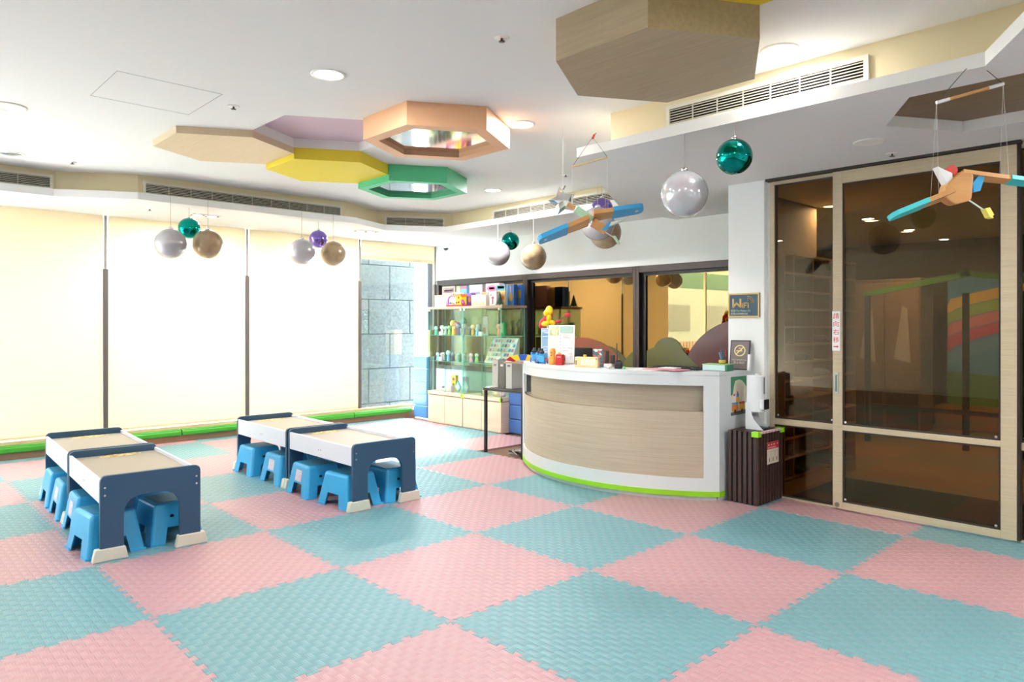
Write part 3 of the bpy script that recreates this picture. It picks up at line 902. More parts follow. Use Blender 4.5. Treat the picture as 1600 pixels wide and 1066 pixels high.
for k, (x, y, a, l) in enumerate(((-2.035, -.690, -3.0, 'navy and beige play table nearest the viewer in the left pair'), (-3.137, -.632, -3.0, 'navy and beige play table at the far end of the left pair'),
                                  (-2.0, .957, -.6, 'navy and beige play table nearest the desk in the right pair'), (-3.098, .968, -.6, 'navy and beige play table at the far end of the right pair'))):
    o = tb if k == 0 else copy_tree(tb)
    o.location = (x, y, 0); o.rotation_euler = (0, 0, math.radians(a)); o['label'] = l; o['group'] = 'low play tables'

STOOLBLUE = P('stool_blue', (56, 168, 224), .3, spec=.5)
def dots_mat():
    m, nt, out = new_mat('stool_seat_grip')
    N = nt.nodes.new; L = nt.links.new
    b = N('ShaderNodeBsdfPrincipled'); b.inputs['Base Color'].default_value = lin((34, 132, 176)); b.inputs['Roughness'].default_value = .5
    tc = N('ShaderNodeTexCoord'); mp = N('ShaderNodeMapping'); mp.inputs['Scale'].default_value = (34, 60, 1); L(tc.outputs['Object'], mp.inputs[0])
    vo = N('ShaderNodeTexVoronoi'); vo.inputs['Randomness'].default_value = 0.0; vo.inputs['Scale'].default_value = 1.0; L(mp.outputs[0], vo.inputs['Vector'])
    bp = N('ShaderNodeBump'); bp.inputs['Strength'].default_value = .9; bp.inputs['Distance'].default_value = .006; L(vo.outputs['Distance'], bp.inputs['Height'])
    L(bp.outputs[0], b.inputs['Normal']); L(b.outputs[0], out.inputs[0])
    return m
GRIP = dots_mat()
STICKER = PRINT('stool_sticker', (222, 214, 226), [(200, 188, 210), (214, 196, 206)], (120, 120, 160), .6)
def make_stool(sticker):
    t = thing('stool', 'x', 'stool')
    H = .25
    bx, by, tx, ty = .20, .165, .15, .125
    vs = []; fs = []
    B = [(-bx, -by), (bx, -by), (bx, by), (-bx, by)]; T = [(-tx, -ty), (tx, -ty), (tx, ty), (-tx, ty)]
    mb = MB()
    vs = [(p[0], p[1], 0) for p in B] + [(p[0], p[1], H) for p in T]
    fs = [(4, 5, 6, 7)]
    for k in range(4):
        a, b, c, d = Vector(vs[k]), Vector(vs[(k + 1) % 4]), Vector(vs[4 + (k + 1) % 4]), Vector(vs[4 + k])
        def at(u, v): return (a * (1 - u) + b * u) * (1 - v) + (d * (1 - u) + c * u) * v
        i0 = len(vs)
        vs += [at(.26, 0), at(.30, .40), at(.70, .40), at(.74, 0)]
        fs.append((k, i0, i0 + 1, i0 + 2, i0 + 3, (k + 1) % 4, 4 + (k + 1) % 4, 4 + k))
    mb.add(vs, fs)
    o = mb.build('body', STOOLBLUE, t)
    m1 = o.modifiers.new('soft_edges', 'BEVEL'); m1.width = .02; m1.segments = 3; m1.limit_method = 'ANGLE'; m1.angle_limit = .5
    m2 = o.modifiers.new('wall', 'SOLIDIFY'); m2.thickness = .006; m2.offset = -1
    MB().box(-tx + .02, tx - .02, -ty + .02, ty - .02, 0, .0025).build('seat_grip', GRIP, t, loc=(0, 0, H))
    for sx in (-1, 1):
        for dy in (-.028, .028):
            zz = .165; xx = bx + (tx - bx) * zz / H
            MB().cyl((sx * xx - sx * .002, dy, zz), (sx * (xx + .0012), dy, zz), .0125, n=14).build('finger_hole_shade', P('hole_shade', (16, 26, 36), .7), t)  # dark discs painted in for the shade inside the holes
    # floor rims of the four legs
    for sx in (-1, 1):
        for sy in (-1, 1):
            r_ = MB().box(min(sx * bx, sx * (bx - .09)), max(sx * bx, sx * (bx - .09)), sy * by - .004, sy * by + .004, 0, .012)
            r_.box(sx * bx - .004, sx * bx + .004, min(sy * by, sy * (by - .075)), max(sy * by, sy * (by - .075)), 0, .012)
            r_.build('leg_rim', STOOLBLUE, t)
    if sticker:
        z0, z1 = .115, .205
        def yy(z): return -(by + (ty - by) * z / H) - .0015
        MB().add([(-.055, yy(z0), z0), (.055, yy(z0), z0), (.055, yy(z1), z1), (-.055, yy(z1), z1)], [(0, 1, 2, 3)]).build('label_sticker', STICKER, t)
    return t
plain = make_stool(False); lab = make_stool(True)
used = set()
for kind, x, y, rz, l in ((0, -3.88, -.77, -3, 'blue stool with no sticker at the far left corner of the left tables'),
                          (1, -3.41, -.79, -3, 'blue stool with a sticker close to the centre panels of the left tables'),
                          (1, -2.865, -.81, -3, 'blue stool with a sticker in full view beside the nearest play table'),
                          (0, -2.33, -.875, 4, 'blue stool cut by the near end panel of the left tables'),
                          (0, -2.345, -.51, 2, 'blue stool with two finger holes seen through the left table arch'),
                          (0, -2.87, -.45, -4, 'dark shaded blue stool deep under the nearest play table'),
                          (0, -3.90, .80, 0, 'blue stool without sticker at the far end of the right tables'),
                          (1, -3.356, .81, 0, 'blue stool with a sticker just before the centre panels of the right tables'),
                          (1, -2.76, .77, -3, 'blue stool with a sticker beside the table nearest the desk'),
                          (0, -2.262, .80, 4, 'blue stool without sticker at the near end of the right tables'),
                          (0, -2.25, 1.16, 0, 'blue stool with a dimpled seat seen through the right table arch'),
                          (0, -2.80, 1.15, 3, 'blue stool mostly hidden under the middle of the right tables'),
                          (0, -3.57, 1.16, 0, 'blue stool half hidden behind the stickered stool of the right tables')):
    src = lab if kind else plain
    o = copy_tree(src) if kind in used else src
    used.add(kind)
    o.location = (x, y, 0); o.rotation_euler = (0, 0, math.radians(rz)); o['label'] = l; o['group'] = 'blue plastic stools'

# ================================================================== HANGING BALLS, STAR AND MOBILES
def balltex(name, c1, c2, metal, rough, scale=3.0):
    m, nt, out = new_mat(name)
    N = nt.nodes.new; L = nt.links.new
    b = N('ShaderNodeBsdfPrincipled'); b.inputs['Metallic'].default_value = metal; b.inputs['Roughness'].default_value = rough
    b.inputs['Coat Weight'].default_value = .6; b.inputs['Coat Roughness'].default_value = .06
    tc = N('ShaderNodeTexCoord'); n = N('ShaderNodeTexNoise'); n.inputs['Scale'].default_value = scale; n.inputs['Detail'].default_value = 6
    cr = N('ShaderNodeValToRGB'); cr.color_ramp.elements[0].position = .35; cr.color_ramp.elements[1].position = .65
    cr.color_ramp.elements[0].color = lin(c1); cr.color_ramp.elements[1].color = lin(c2)
    L(tc.outputs['Object'], n.inputs['Vector']); L(n.outputs['Fac'], cr.inputs[0]); L(cr.outputs[0], b.inputs['Base Color']); L(b.outputs[0], out.inputs[0])
    return m
TEAL = P('teal_chrome', (14, 140, 132), .08, metal=1.0)
VIOLET = P('violet_chrome', (128, 108, 190), .16, metal=.9)
PEARL = balltex('pearl_ball', (160, 157, 166), (182, 179, 184), .2, .25)
PEARLI = balltex('pearl_iridescent', (184, 202, 202), (216, 212, 224), .4, .12, 5.0)
SANDB = balltex('sand_ball', (146, 122, 92), (168, 144, 112), .1, .30, 14.0)
def ball(x, y, z, r, mat, ztop, label, cap=True):
    t = thing('hanging_ball', label, 'ball', (x, y, z), 0, 'balls hanging from the ceiling step')
    MB().sphere((0, 0, 0), r, 40, 24).build('globe', mat, t)
    MB().lathe([(r * .16, -.008), (r * .16, .012), (r * .10, .02), (0, .021)], (0, 0, r), 14).build('cap', CHROME, t)
    MB().cyl((0, 0, r + .02), (0, 0, ztop - z), .0022, n=5, caps=False).build('chain', STRING, t)
ZT = ZL + .066
ball(-4.893, .326, 2.193, .150, PEARL, ZT, 'pearl white hanging ball in the cluster nearest the leftmost blind')
ball(-5.083, .569, 2.388, .109, TEAL, ZL, 'shiny teal hanging ball between pearl and sand balls before the blinds')
ball(-4.893, .692, 2.218, .150, SANDB, ZT, 'sand coloured hanging ball right of the teal one before the blinds')
ball(-4.883, 1.731, 2.212, .146, PEARL, ZT, 'pearl white hanging ball beside a violet one before the blinds')
ball(-5.083, 2.044, 2.397, .106, VIOLET, ZL, 'violet hanging ball of the middle cluster before the blinds')
ball(-4.883, 2.130, 2.217, .146, SANDB, ZT, 'sand coloured hanging ball right of the violet one')
ball(-3.739, 3.700, 2.246, .150, PEARL, ZT, 'pearl white hanging ball above the display cabinets')
ball(-3.763, 3.930, 2.414, .110, TEAL, ZL, 'small teal hanging ball above the display cabinets')
ball(-3.134, 3.700, 2.161, .150, SANDB, ZT, 'sand coloured hanging ball above the black side table')
ball(-1.757, 3.250, 2.502, .104, VIOLET, ZM, 'violet hanging ball behind the blue winged bird mobile')
ball(-1.422, 2.780, 2.274, .147, PEARL, ZM, 'pearl white hanging ball right behind the blue winged bird mobile')
ball(-1.620, 3.130, 2.245, .149, SANDB, ZM, 'sand coloured hanging ball low behind the blue winged bird mobile')
ball(.170, 1.690, 2.186, .143, PEARLI, ZR + .06, 'large iridescent white hanging ball nearest the pillar')
ball(.502, 1.690, 2.358, .103, TEAL, ZR + .06, 'large teal hanging ball in front of the pillar')

st = thing('star_balloon', 'silver foil star balloon hanging by the bird mobile', 'balloon', (-1.06, 1.93, 2.325), YAW)
FOIL = P('silver_foil', (214, 220, 220), .14, metal=1.0)
sv = []; N5 = 10
R_ = .115
ring = []
for k in range(N5):
    a = PI / 2 + .25 + 2 * PI * k / N5; r = R_ if k % 2 == 0 else R_ * .55
    ring.append((r * math.cos(a), 0, r * math.sin(a)))
mid = []
for k in range(N5):
    a = PI / 2 + .25 + 2 * PI * k / N5; r = R_ * .62 if k % 2 == 0 else R_ * .36
    mid.append((r * math.cos(a), r * math.sin(a)))
vs = ring + [(p[0], -.028 - .006 * (k % 2), p[1]) for k, p in enumerate(mid)] + [(p[0], .028 + .006 * (k % 2), p[1]) for k, p in enumerate(mid)] + [(0, -.042, 0), (0, .042, 0)]
fs = []
for k in range(N5):
    j = (k + 1) % N5
    fs += [(k, j, N5 + j, N5 + k), (N5 + k, N5 + j, 3 * N5), (j, k, 2 * N5 + k, 2 * N5 + j), (2 * N5 + j, 2 * N5 + k, 3 * N5 + 1)]
MB().add(vs, fs, 0, False).build('foil_body', FOIL, st)
MB().obox((.012, 0, .105), (.012, .003, .035), (0, .5, 0)).build('tail_tab', FOIL, st)
MB().cyl((0, 0, .1), (0, 0, ZM - 2.325), .0008, n=4, caps=False).build('thread', STRING, st)

MOBWOOD = WOOD('mobile_wood', (190, 138, 84), (206, 156, 98), (3, 20, 20))
def wing(root, tip, chord, thick, colour, split, parent, hole=True):
    r = Vector(root); t = Vector(tip); d = t - r
    up = Vector((0, 0, 1))
    f = Vector((0, 1, -.30)).normalized()
    n = d.cross(f).normalized()
    def blade(a, b, mat, tipround, nm):
        pts = []
        w0, w1 = chord, chord * .8
        p0 = r + d * a; p1 = r + d * b
        ed = [p0 - f * w0 / 2, p1 - f * w1 / 2]
        if tipround:
            u = d.normalized()
            ed += [p1 - f * w1 * .35 + u * .018, p1 + u * .024, p1 + f * w1 * .35 + u * .018]
        ed += [p1 + f * w1 / 2, p0 + f * w0 / 2]
        m = len(ed)
        vs = [e - n * thick / 2 for e in ed] + [e + n * thick / 2 for e in ed]
        fs = [tuple(range(m - 1, -1, -1)), tuple(range(m, 2 * m))] + [(i, (i + 1) % m, m + (i + 1) % m, m + i) for i in range(m)]
        return MB().add(vs, fs).build(nm, mat, parent)
    w = blade(0, split, MOBWOOD, False, 'wing')
    tipo = blade(split, 1.0, colour, True, 'wing_tip')
    if hole:
        c = r + d * .93
        MB().cyl(c - n * (thick / 2 + .0008), c + n * (thick / 2 + .0008), .012, n=14).build('tip_hole', P('hole_pale', (196, 216, 228), .6), parent)
SKYB = P('mobile_blue', (52, 158, 214), .4)
TURQ = P('mobile_turquoise', (58, 198, 206), .4)
MINT = P('mobile_mint', (164, 206, 178), .5)
PALE = P('mobile_pale', (206, 220, 216), .5)
REDC = P('mobile_red', (206, 66, 52), .5)
YELL = P('mobile_yellow', (226, 214, 96), .5)
# first mobile, near the tip of the lowered ceiling
m1 = thing('bird_mobile', 'wooden bird mobile with sky blue wing tips hanging left of the white balls', 'mobile', (-.486, 1.60, 2.09), YAW, 'wooden bird mobiles')
wing((-.03, 0, -.005), (-.345, 0, -.13), .13, .03, SKYB, .45, m1)
wing((.0, 0, .025), (.315, 0, .075), .13, .03, SKYB, .42, m1)
MB().obox((-.06, 0, .035), (.135, .055, .045), (0, .62, 0)).build('neck_board', MINT, m1, bevel=.004)
MB().obox((-.145, 0, .09), (.06, .03, .026), (0, .45, 0)).build('beak_stick', MOBWOOD, m1, bevel=.003)
MB().obox((.045, 0, -.045), (.11, .06, .055), (0, .55, 0)).build('body', MOBWOOD, m1, bevel=.006)
MB().prism([(.05, -.07), (.115, -.015), (.13, -.035), (.105, -.062), (.07, -.078)], -.032, .032, 'y').build('rump', SKYB, m1, bevel=.003)
MB().prism([(.105, -.05), (.215, .0), (.19, -.008), (.12, -.02)], -.05, .05, 'y').build('tail_fin', PALE, m1)
MB().cyl((.07, 0, -.075), (.145, 0, -.12), .0035, n=6).build('leg_rod', PALE, m1)
MB().prism([(.135, -.11), (.15, -.108), (.185, -.165), (.172, -.166), (.166, -.155)], -.02, .02, 'y').build('foot_paddle', MINT, m1)
MB().cyl((-.139, 0, .355), (.10, 0, .42), .007, n=8).build('hanger_bar', P('bar_wood', (214, 194, 150), .6), m1)
MB().tube([(-.139, 0, .355), (.0, 0, .555), (.10, 0, .42)], .0018, 5).build('hanger_cord', P('dark_cord', (84, 78, 72), .7), m1)
MB().cyl((.0, 0, .548), (.012, .02, .575), .008, n=8).build('cord_toggle', REDC, m1)
MB().cyl((.010, .02, .57), (.03, .06, .60), .003, n=6).build('hook', P('dark_cord', (84, 78, 72), .7), m1)
for a, b in (((-.139, 0, .355), (-.13, .03, -.04)), ((-.139, 0, .355), (-.13, -.03, -.04)), ((.10, 0, .42), (.10, .03, .045)), ((.10, 0, .42), (.10, -.03, .045))):
    MB().cyl(a, b, .0006, n=4, caps=False).build('thread', P('clear_thread', (206, 206, 204), .4), m1)
# second mobile, by the door
m2 = thing('bird_mobile', 'wooden bird mobile with turquoise wing tips before the sliding door', 'mobile', (1.62, 1.64, 2.003), YAW, 'wooden bird mobiles')
wing((-.01, 0, -.015), (-.262, 0, -.115), .09, .022, TURQ, .45, m2, False)
wing((.04, 0, .075), (.42, 0, .03), .06, .02, TURQ, .58, m2, False)
MB().prism(rounded([(-.045, -.04), (.0, -.07), (.075, -.05), (.085, .07), (.03, .085), (-.01, .05), (-.04, .02)], .015, 3), -.03, .03, 'y').build('body', MOBWOOD, m2, bevel=.006)
MB().prism([(-.075, .105), (-.01, .075), (-.005, .03), (-.03, .02)], -.022, .022, 'y').build('beak', P('mobile_white', (224, 228, 232), .5), m2)
MB().prism(rounded([(-.035, .09), (.0, .118), (.025, .10), (.02, .06), (-.005, .075)], .006, 3), -.008, .008, 'y').build('comb', REDC, m2)
MB().prism([(.085, .03), (.118, .07), (.14, .06), (.12, -.005), (.09, -.01)], -.02, .02, 'y').build('rump', SKYB, m2)
MB().cyl((.08, 0, -.045), (.155, 0, -.095), .0035, n=6).build('leg_rod', PALE, m2)
MB().prism([(.145, -.085), (.165, -.08), (.185, -.115), (.178, -.118), (.182, -.13), (.165, -.125), (.155, -.105)], -.018, .018, 'y').build('foot_paddle', YELL, m2)
hb = MB().cyl((-.068, 0, .404), (.238, 0, .49), .0075, n=8).build('hanger_bar', MOBWOOD, m2)
MB().cyl((-.069, 0, .4037), (-.01, 0, .4203), .0082, n=8).cyl((.17, 0, .4709), (.239, 0, .4903), .0082, n=8).build('bar_end', P('mobile_white', (224, 228, 232), .5), hb)
MB().tube([(-.068, 0, .404), (.104, 0, .600), (.238, 0, .49)], .0018, 5).build('hanger_cord', P('dark_cord', (84, 78, 72), .7), m2)
MB().cyl((.104, 0, .598), (.125, .02, .615), .009, n=8).build('cord_toggle', REDC, m2)
MB().tube([(.122, .02, .612), (.14, .05, .60), (.15, .06, .596)], .003, 5).build('hook', P('dark_cord', (84, 78, 72), .7), m2)
for a, b in (((-.068, 0, .404), (-.085, .02, -.05)), ((-.068, 0, .404), (-.07, -.02, -.045)), ((.238, 0, .49), (.235, .02, .06)), ((.238, 0, .49), (.25, -.02, .055))):
    MB().cyl(a, b, .0006, n=4, caps=False).build('thread', P('clear_thread', (206, 206, 204), .4), m2)

# ================================================================== FRONT DESK
DX, DY, DR = -1.4155, 4.0782, 1.5857
DT = 1.013
DESKW = P('desk_white', (216, 223, 226), .28, spec=.5)
def ang_of(x, y): return math.atan2(y - DY, x - DX)
A0 = ang_of(-2.60, 3.02); A1 = ang_of(-.317, 2.93)
if A0 > 0: A0 -= 2 * PI
if A1 > 0: A1 -= 2 * PI
def arc_solid(mb, a0, a1, ro, ri, z0, z1, n=36, mi=0):
    vs = []
    for r, z in ((ro, z0), (ro, z1), (ri, z1), (ri, z0)):
        vs += [(DX + r * math.cos(a0 + (a1 - a0) * k / n), DY + r * math.sin(a0 + (a1 - a0) * k / n), z) for k in range(n + 1)]
    m = n + 1
    for q in range(4):
        p = (q + 1) % 4
        mb.add(vs, [(q * m + k, q * m + k + 1, p * m + k + 1, p * m + k) for k in range(n)], mi, q in (0, 2))
    mb.add([vs[q * m] for q in range(4)], [(0, 1, 2, 3)], mi)
    mb.add([vs[q * m + n] for q in range(4)], [(3, 2, 1, 0)], mi)
    return mb
def arc_pts(r, a0, a1, n=36): return [(DX + r * math.cos(a0 + (a1 - a0) * k / n), DY + r * math.sin(a0 + (a1 - a0) * k / n)) for k in range(n + 1)]
desk = thing('reception_desk', 'curved white reception desk with beige wood front panels', 'desk', (0, 0, 0))
mb = MB(); mb.prism(arc_pts(DR, A0, A1) + [(-.317, 3.355), (-.75, 3.355), (-.85, 3.02)] + arc_pts(DR - .42, A1 - .35, A0 + .1, 20) + [(-2.45, 3.30)], DT - .03, DT)
mb.build('counter_top', DESKW, desk, bevel=.004)
mb = MB()
arc_solid(mb, A0, A1, DR, DR - .03, .905, DT - .03)
arc_solid(mb, A0, A1, DR, DR - .03, .05, .175)
arc_solid(mb, A0, A0 + .025, DR, DR - .03, .175, .905, 2)
arc_solid(mb, A1 - .075, A1, DR, DR - .03, .175, .905, 4)
mb.build('white_frame', DESKW, desk)
PANELW = WOOD('desk_veneer', (178, 163, 143), (197, 184, 164), (2.2, 2.2, 80))
arc_solid(MB(), A0 + .02, A1 - .07, DR - .012, DR - .03, .17, .70).build('lower_panel', PANELW, desk)
arc_solid(MB(), A0 + .02, A1 - .07, DR - .075, DR - .095, .60, .91).build('upper_panel', WOOD('desk_veneer_dark', (164, 151, 133), (184, 171, 152), (2.2, 2.2, 80)), desk)
mb = MB(); arc_solid(mb, A0 + .024, A1 - .074, DR - .012, DR - .10, .69, .70); mb.build('ledge', PANELW, desk)
MB().box(-2.585, -2.555, 3.03, 3.1, .70, .91).build('end_return', P('return_grey', (128, 138, 140), .5), desk)
arc_solid(MB(), A0 + .01, A1 - .01, DR - .02, DR - .05, 0, .05).build('plinth', DESKW, desk)
arc_solid(MB(), A0, A1, DR + .008, DR - .005, .034, .074).build('edge_guard', P('lime_guard', (146, 214, 34), .45), desk)
sp_ = MB().box(-.345, -.317, 2.93, 3.355, .05, DT - .03)
sp_.build('side_panel', DESKW, desk)
MB().box(-.34, -.325, 2.95, 3.35, 0, .05).build('side_plinth', DESKW, desk)
MB().box(-.318, -.309, 2.925, 3.0, .034, .074).build('side_guard', P('lime_guard', (146, 214, 34), .45), desk)
MB().box(-2.615, -2.585, 3.02, 3.30, .0, DT - .03).build('end_panel', DESKW, desk)

# poster on the side of the desk
po = thing('poster', 'bright train poster with a leafy green border on the desk side', 'poster', (-.3165, 3.228, .655))
MB().box(0, .0015, -.122, .122, 0, .31).build('sheet', P('poster_cream', (232, 226, 206), .5), po)
pz = .0022
def flat_yz(poly, x, nm, mat, par): return MB().prism(poly, .0, x, 'x').build(nm, mat, par)
flat_yz([(-.122, .31), (.122, .31), (.122, .22), (.09, .25), (.05, .275), (0, .285), (-.06, .275), (-.08, .23), (-.095, .17), (-.122, .16)], .0024, 'leaf_border', P('poster_leaf', (58, 140, 96), .5), po)
flat_yz([(-.122, 0), (.122, 0), (.122, .035), (-.122, .025)], .0024, 'road', P('poster_road', (92, 90, 100), .5), po)
for y0, z0, w, h_, c, nm in ((-.11, .03, .10, .055, (226, 132, 54), 'wagon'), (.005, .035, .09, .05, (232, 178, 60), 'wagon'), (-.11, .085, .10, .018, (92, 160, 214), 'wagon_band'), (.005, .085, .09, .018, (206, 72, 60), 'wagon_band'),
                             (-.04, .10, .05, .045, (232, 190, 70), 'load'), (-.09, .105, .035, .05, (236, 206, 216), 'load'), (-.035, .145, .035, .03, (64, 140, 206), 'load'), (.04, .105, .04, .04, (240, 234, 226), 'load'), (-.03, .175, .02, .016, (206, 60, 56), 'load'), (-.085, .155, .025, .018, (206, 76, 120), 'load')):
    flat_yz(rounded([(y0, z0), (y0 + w, z0), (y0 + w, z0 + h_), (y0, z0 + h_)], min(w, h_) * .3, 3), .0028, nm, P('ink_%d_%d_%d' % c, c, .5), po)
for y0 in (-.06, .05):
    MB().cyl((.002, y0, .03), (.0034, y0, .03), .016, n=14).build('wheel', BLACK, po)

# dark slatted box by the door
bx_ = thing('slatted_box', 'dark brown slatted box with lime corner clips beside the desk', 'box', (-.279, 2.995, 0))
SLB = P('dark_slat', (62, 44, 40), .45, noise=.15, nscale=30)
MB().box(.012, .236, .012, .41, 0, .535).build('core', P('slat_core', (22, 17, 16), .8), bx_)
for k in range(6):
    MB().box(k * .0425, k * .0425 + .028, 0, .012, 0, .56).build('front_slat', SLB, bx_, bevel=.002)
    MB().box(k * .0425, k * .0425 + .028, .012, .41, .54, .56).build('top_slat', SLB, bx_, bevel=.002)
for k in range(9):
    MB().box(.236, .248, .005 + k * .047, .005 + k * .047 + .030, 0, .545).build('side_slat', SLB, bx_, bevel=.002)
LIMEC = P('lime_clip', (156, 226, 40), .4)
for y0 in (-.006, .375):
    c_ = MB()
    c_.box(.200, .256, y0, y0 + .05, .525, .565)
    for q in range(4): c_.box(.198, .258, y0 - .002, y0 + .052, .527 + q * .010, .532 + q * .010)
    c_.build('corner_clip', LIMEC, bx_, bevel=.002)
MB().box(.236, .2505, .05, .37, .545, .563).build('pink_strip', P('pink_trim', (226, 190, 200), .5), bx_)
for q in range(6): MB().box(.2505, .2520, .07 + q * .05, .095 + q * .05, .548, .560).build('strip_mark', P('pink_mark', (198, 150, 164), .5), bx_)
sg = thing('safety_notice', 'red and cream safety notice fixed to the dark slatted box', 'sign', (-.030, 3.14, .30))
MB().box(0, .002, 0, .19, 0, .17).build('sheet', P('notice_cream', (214, 206, 188), .5), sg)
MB().box(.0018, .0028, 0, .19, .115, .17).build('red_band', P('notice_red', (186, 36, 46), .5), sg)
for y0 in (.012, .055, .10, .16):
    MB().prism([(y0, .142), (y0 + .014, .158), (y0 + .028 if y0 < .15 else y0 + .016, .142), (y0 + .014, .149)], .0026, .0034, 'x').build('white_mark', P('notice_white', (238, 232, 228), .5), sg)
MB().box(.0026, .0034, .01, .14, .122, .132).build('text_line', P('notice_pale', (220, 150, 150), .5), sg)
for y0 in (.012, .072, .132):
    fr = MB()
    for q in ((0, .05, 0, .0015), (0, .05, .0835, .085), (0, .0015, 0, .085), (.0485, .05, 0, .085)): fr.box(.0018, .0026, y0 + q[0], y0 + q[1], .012 + q[2], .012 + q[3])
    fr.build('picture_frame', P('notice_grey', (150, 140, 130), .5), sg)
    MB().prism([(y0 + .018, .018), (y0 + .034, .02), (y0 + .03, .05), (y0 + .02, .046)], .0018, .0028, 'x').build('pictogram', P('notice_pic_%d' % (y0 > .1), (160, 40, 50) if y0 > .1 else (110, 100, 92), .5), sg)

# hand sanitiser stand
sa = thing('sanitizer_dispenser', 'white touch-free sanitizer dispenser standing on the dark slatted box', 'dispenser', (-.135, 3.20, .56))
SAW = P('dispenser_white', (226, 232, 236), .25)
prof = rounded([(-.075, 0), (.075, 0), (.04, .03), (-.02, .09), (-.035, .20), (-.075, .21)], [0, .004, .02, .05, .005, .005], 5)
MB().prism([(p[0], p[1]) for p in prof], -.058, -.052, 'y').build('side_bracket', SAW, sa)
MB().prism([(p[0], p[1]) for p in prof], .052, .058, 'y').build('side_bracket', SAW, sa)
MB().box(-.075, -.069, -.052, .052, 0, .21).build('back_plate', SAW, sa)
pts = [(.05 * math.cos(a) * 1.15 - .005, .055 * math.sin(a)) for a in [-PI / 2 + PI * k / 16 for k in range(17)]] + [(-.07, .055), (-.07, -.055)]
MB().prism([(p[0], p[1]) for p in pts], .135, .425, 'z').build('body', SAW, sa, bevel=.008)
MB().obox((.05, 0, .20), (.04, .085, .09)).build('sensor_head', SAW, sa, bevel=.012)
MB().obox((.072, 0, .20), (.012, .074, .080)).build('sensor_window', BLACK, sa, bevel=.006)
MB().box(.0505, .0535, -.006, .004, .28, .41).build('level_window', P('level_dark', (40, 48, 52), .2), sa)
MB().box(-.05, .085, -.045, .045, .0, .018).build('drip_tray', BLACK, sa, bevel=.008)
MB().cyl((0, 0, .425), (0, 0, .437), .022, n=16).build('lid_knob', SAW, sa)

# sign with wireless details on the pillar
wf = thing('wireless_sign', 'dark blue wireless sign in a golden frame on the white pillar', 'sign', (-.3385, 3.36, 1.446))
GOLD = P('gold_paint', (206, 172, 96), .45)
MB().box(-.1385, .1385, -.010, 0, 0, .199).build('board', P('slate_blue', (46, 78, 98), .5, noise=.25, nscale=14), wf)
fr = MB()
for q in ((-.1385, .1385, 0, .012), (-.1385, .1385, .187, .199), (-.1385, -.1265, .012, .187), (.1265, .1385, .012, .187)): fr.box(q[0], q[1], -.014, 0, q[2], q[3])
fr.build('frame', GOLD, wf)
w_ = MB()
def stroke(mb, pts, r, y=-.0115):
    for a, b in zip(pts[:-1], pts[1:]):
        a = Vector(a); b = Vector(b); d = (b - a).normalized(); n_ = Vector((-d.y, d.x)) * r
        q = [a + n_ - d * r * .6, a - n_ - d * r * .6, b - n_ + d * r * .6, b + n_ + d * r * .6]
        mb.prism([tuple(p) for p in q], y - .0012, y + .002, 'y')
stroke(w_, [(-.094, .150), (-.094, .085), (-.062, .118), (-.028, .085), (-.028, .150)], .0075)
w_.build('letter_w', GOLD, wf)
w_ = MB(); stroke(w_, [(-.0115, .078), (-.0115, .106)], .003); stroke(w_, [(-.0115, .114), (-.0115, .117)], .003)
w_.build('letter_i', GOLD, wf)
w_ = MB(); stroke(w_, [(.004, .077), (.004, .118), (.030, .118)], .0035); stroke(w_, [(.004, .098), (.024, .098)], .0035)
w_.build('letter_f', GOLD, wf)
w_ = MB(); stroke(w_, [(.041, .078), (.041, .106)], .004); stroke(w_, [(.041, .114), (.041, .118)], .004)
w_.build('letter_i', GOLD, wf)
for r in (.022, .037, .052):
    w_ = MB(); stroke(w_, [(.038 + r * math.cos(a), .119 + r * math.sin(a)) for a in [PI / 2 * k / 8 for k in range(9)]], .0035)
    w_.build('signal_arc', GOLD, wf)
PALEG = P('chalk_pale', (196, 204, 186), .6)
text('帳號:The Mubao 2.0', .021, PALEG, wf, (-.115, -.0118, .053), (PI / 2, 0, 0), align='LEFT')
text('密碼:0289889558', .021, PALEG, wf, (-.115, -.0118, .028), (PI / 2, 0, 0), align='LEFT')

# ---- things on the desk
def onbox(name, label, cat, x0, x1, y0, y1, h_, mat, group=None, z=DT, rz=0, bevel=.002):
    cx_, cy_ = (x0 + x1) / 2, (y0 + y1) / 2
    o = MB().box(x0 - cx_, x1 - cx_, y0 - cy_, y1 - cy_, 0, h_).build(name, mat, None, (cx_, cy_, z), (0, 0, rz), bevel)
    return tag(o, label, cat, group)
# blue bottles with dark caps
for k, (x, y, l) in enumerate(((-2.36, 2.93, 'blue toy bottle with a dark cap, first of three from the binders'), (-2.225, 2.865, 'blue toy bottle with a dark cap, middle of three'), (-2.115, 2.80, 'blue toy bottle with a dark cap next to the orange bottle'))):
    t = thing('toy_bottle', l, 'bottle', (x, y, DT), (.85, .85, .45)[k], 'blue toy bottles on the desk')
    MB().box(-.036, .036, -.035, .075, .018, .045).build('red_base', P('toy_red', (196, 40, 48), .4), t, bevel=.006)
    MB().box(-.03, .03, -.03, .07, .045, .098).build('body', P('toy_blue', (46, 146, 214), .35), t, bevel=.012)
    MB().box(-.028, .028, -.050, -.02, .012, .075).build('front_block', P('toy_blue_light', (70, 172, 232), .35), t, bevel=.01)
    for sx in (-1, 1):
        for wy in (-.03, .04): MB().cyl((sx * .03, wy, .018), (sx * .038, wy, .018), .018, n=14).build('wheel', P('toy_blue_dark', (30, 104, 176), .4), t)
    MB().lathe([(.022, 0), (.022, .02), (.012, .024), (.012, .046), (0, .047)], (0, -.02, .098), 16).build('cap', P('toy_cap', (32, 36, 52), .4), t)
t = thing('toy_bottle', 'orange curvy bottle with dark dots beside the red tin', 'bottle', (-1.95, 2.765, DT), 0)
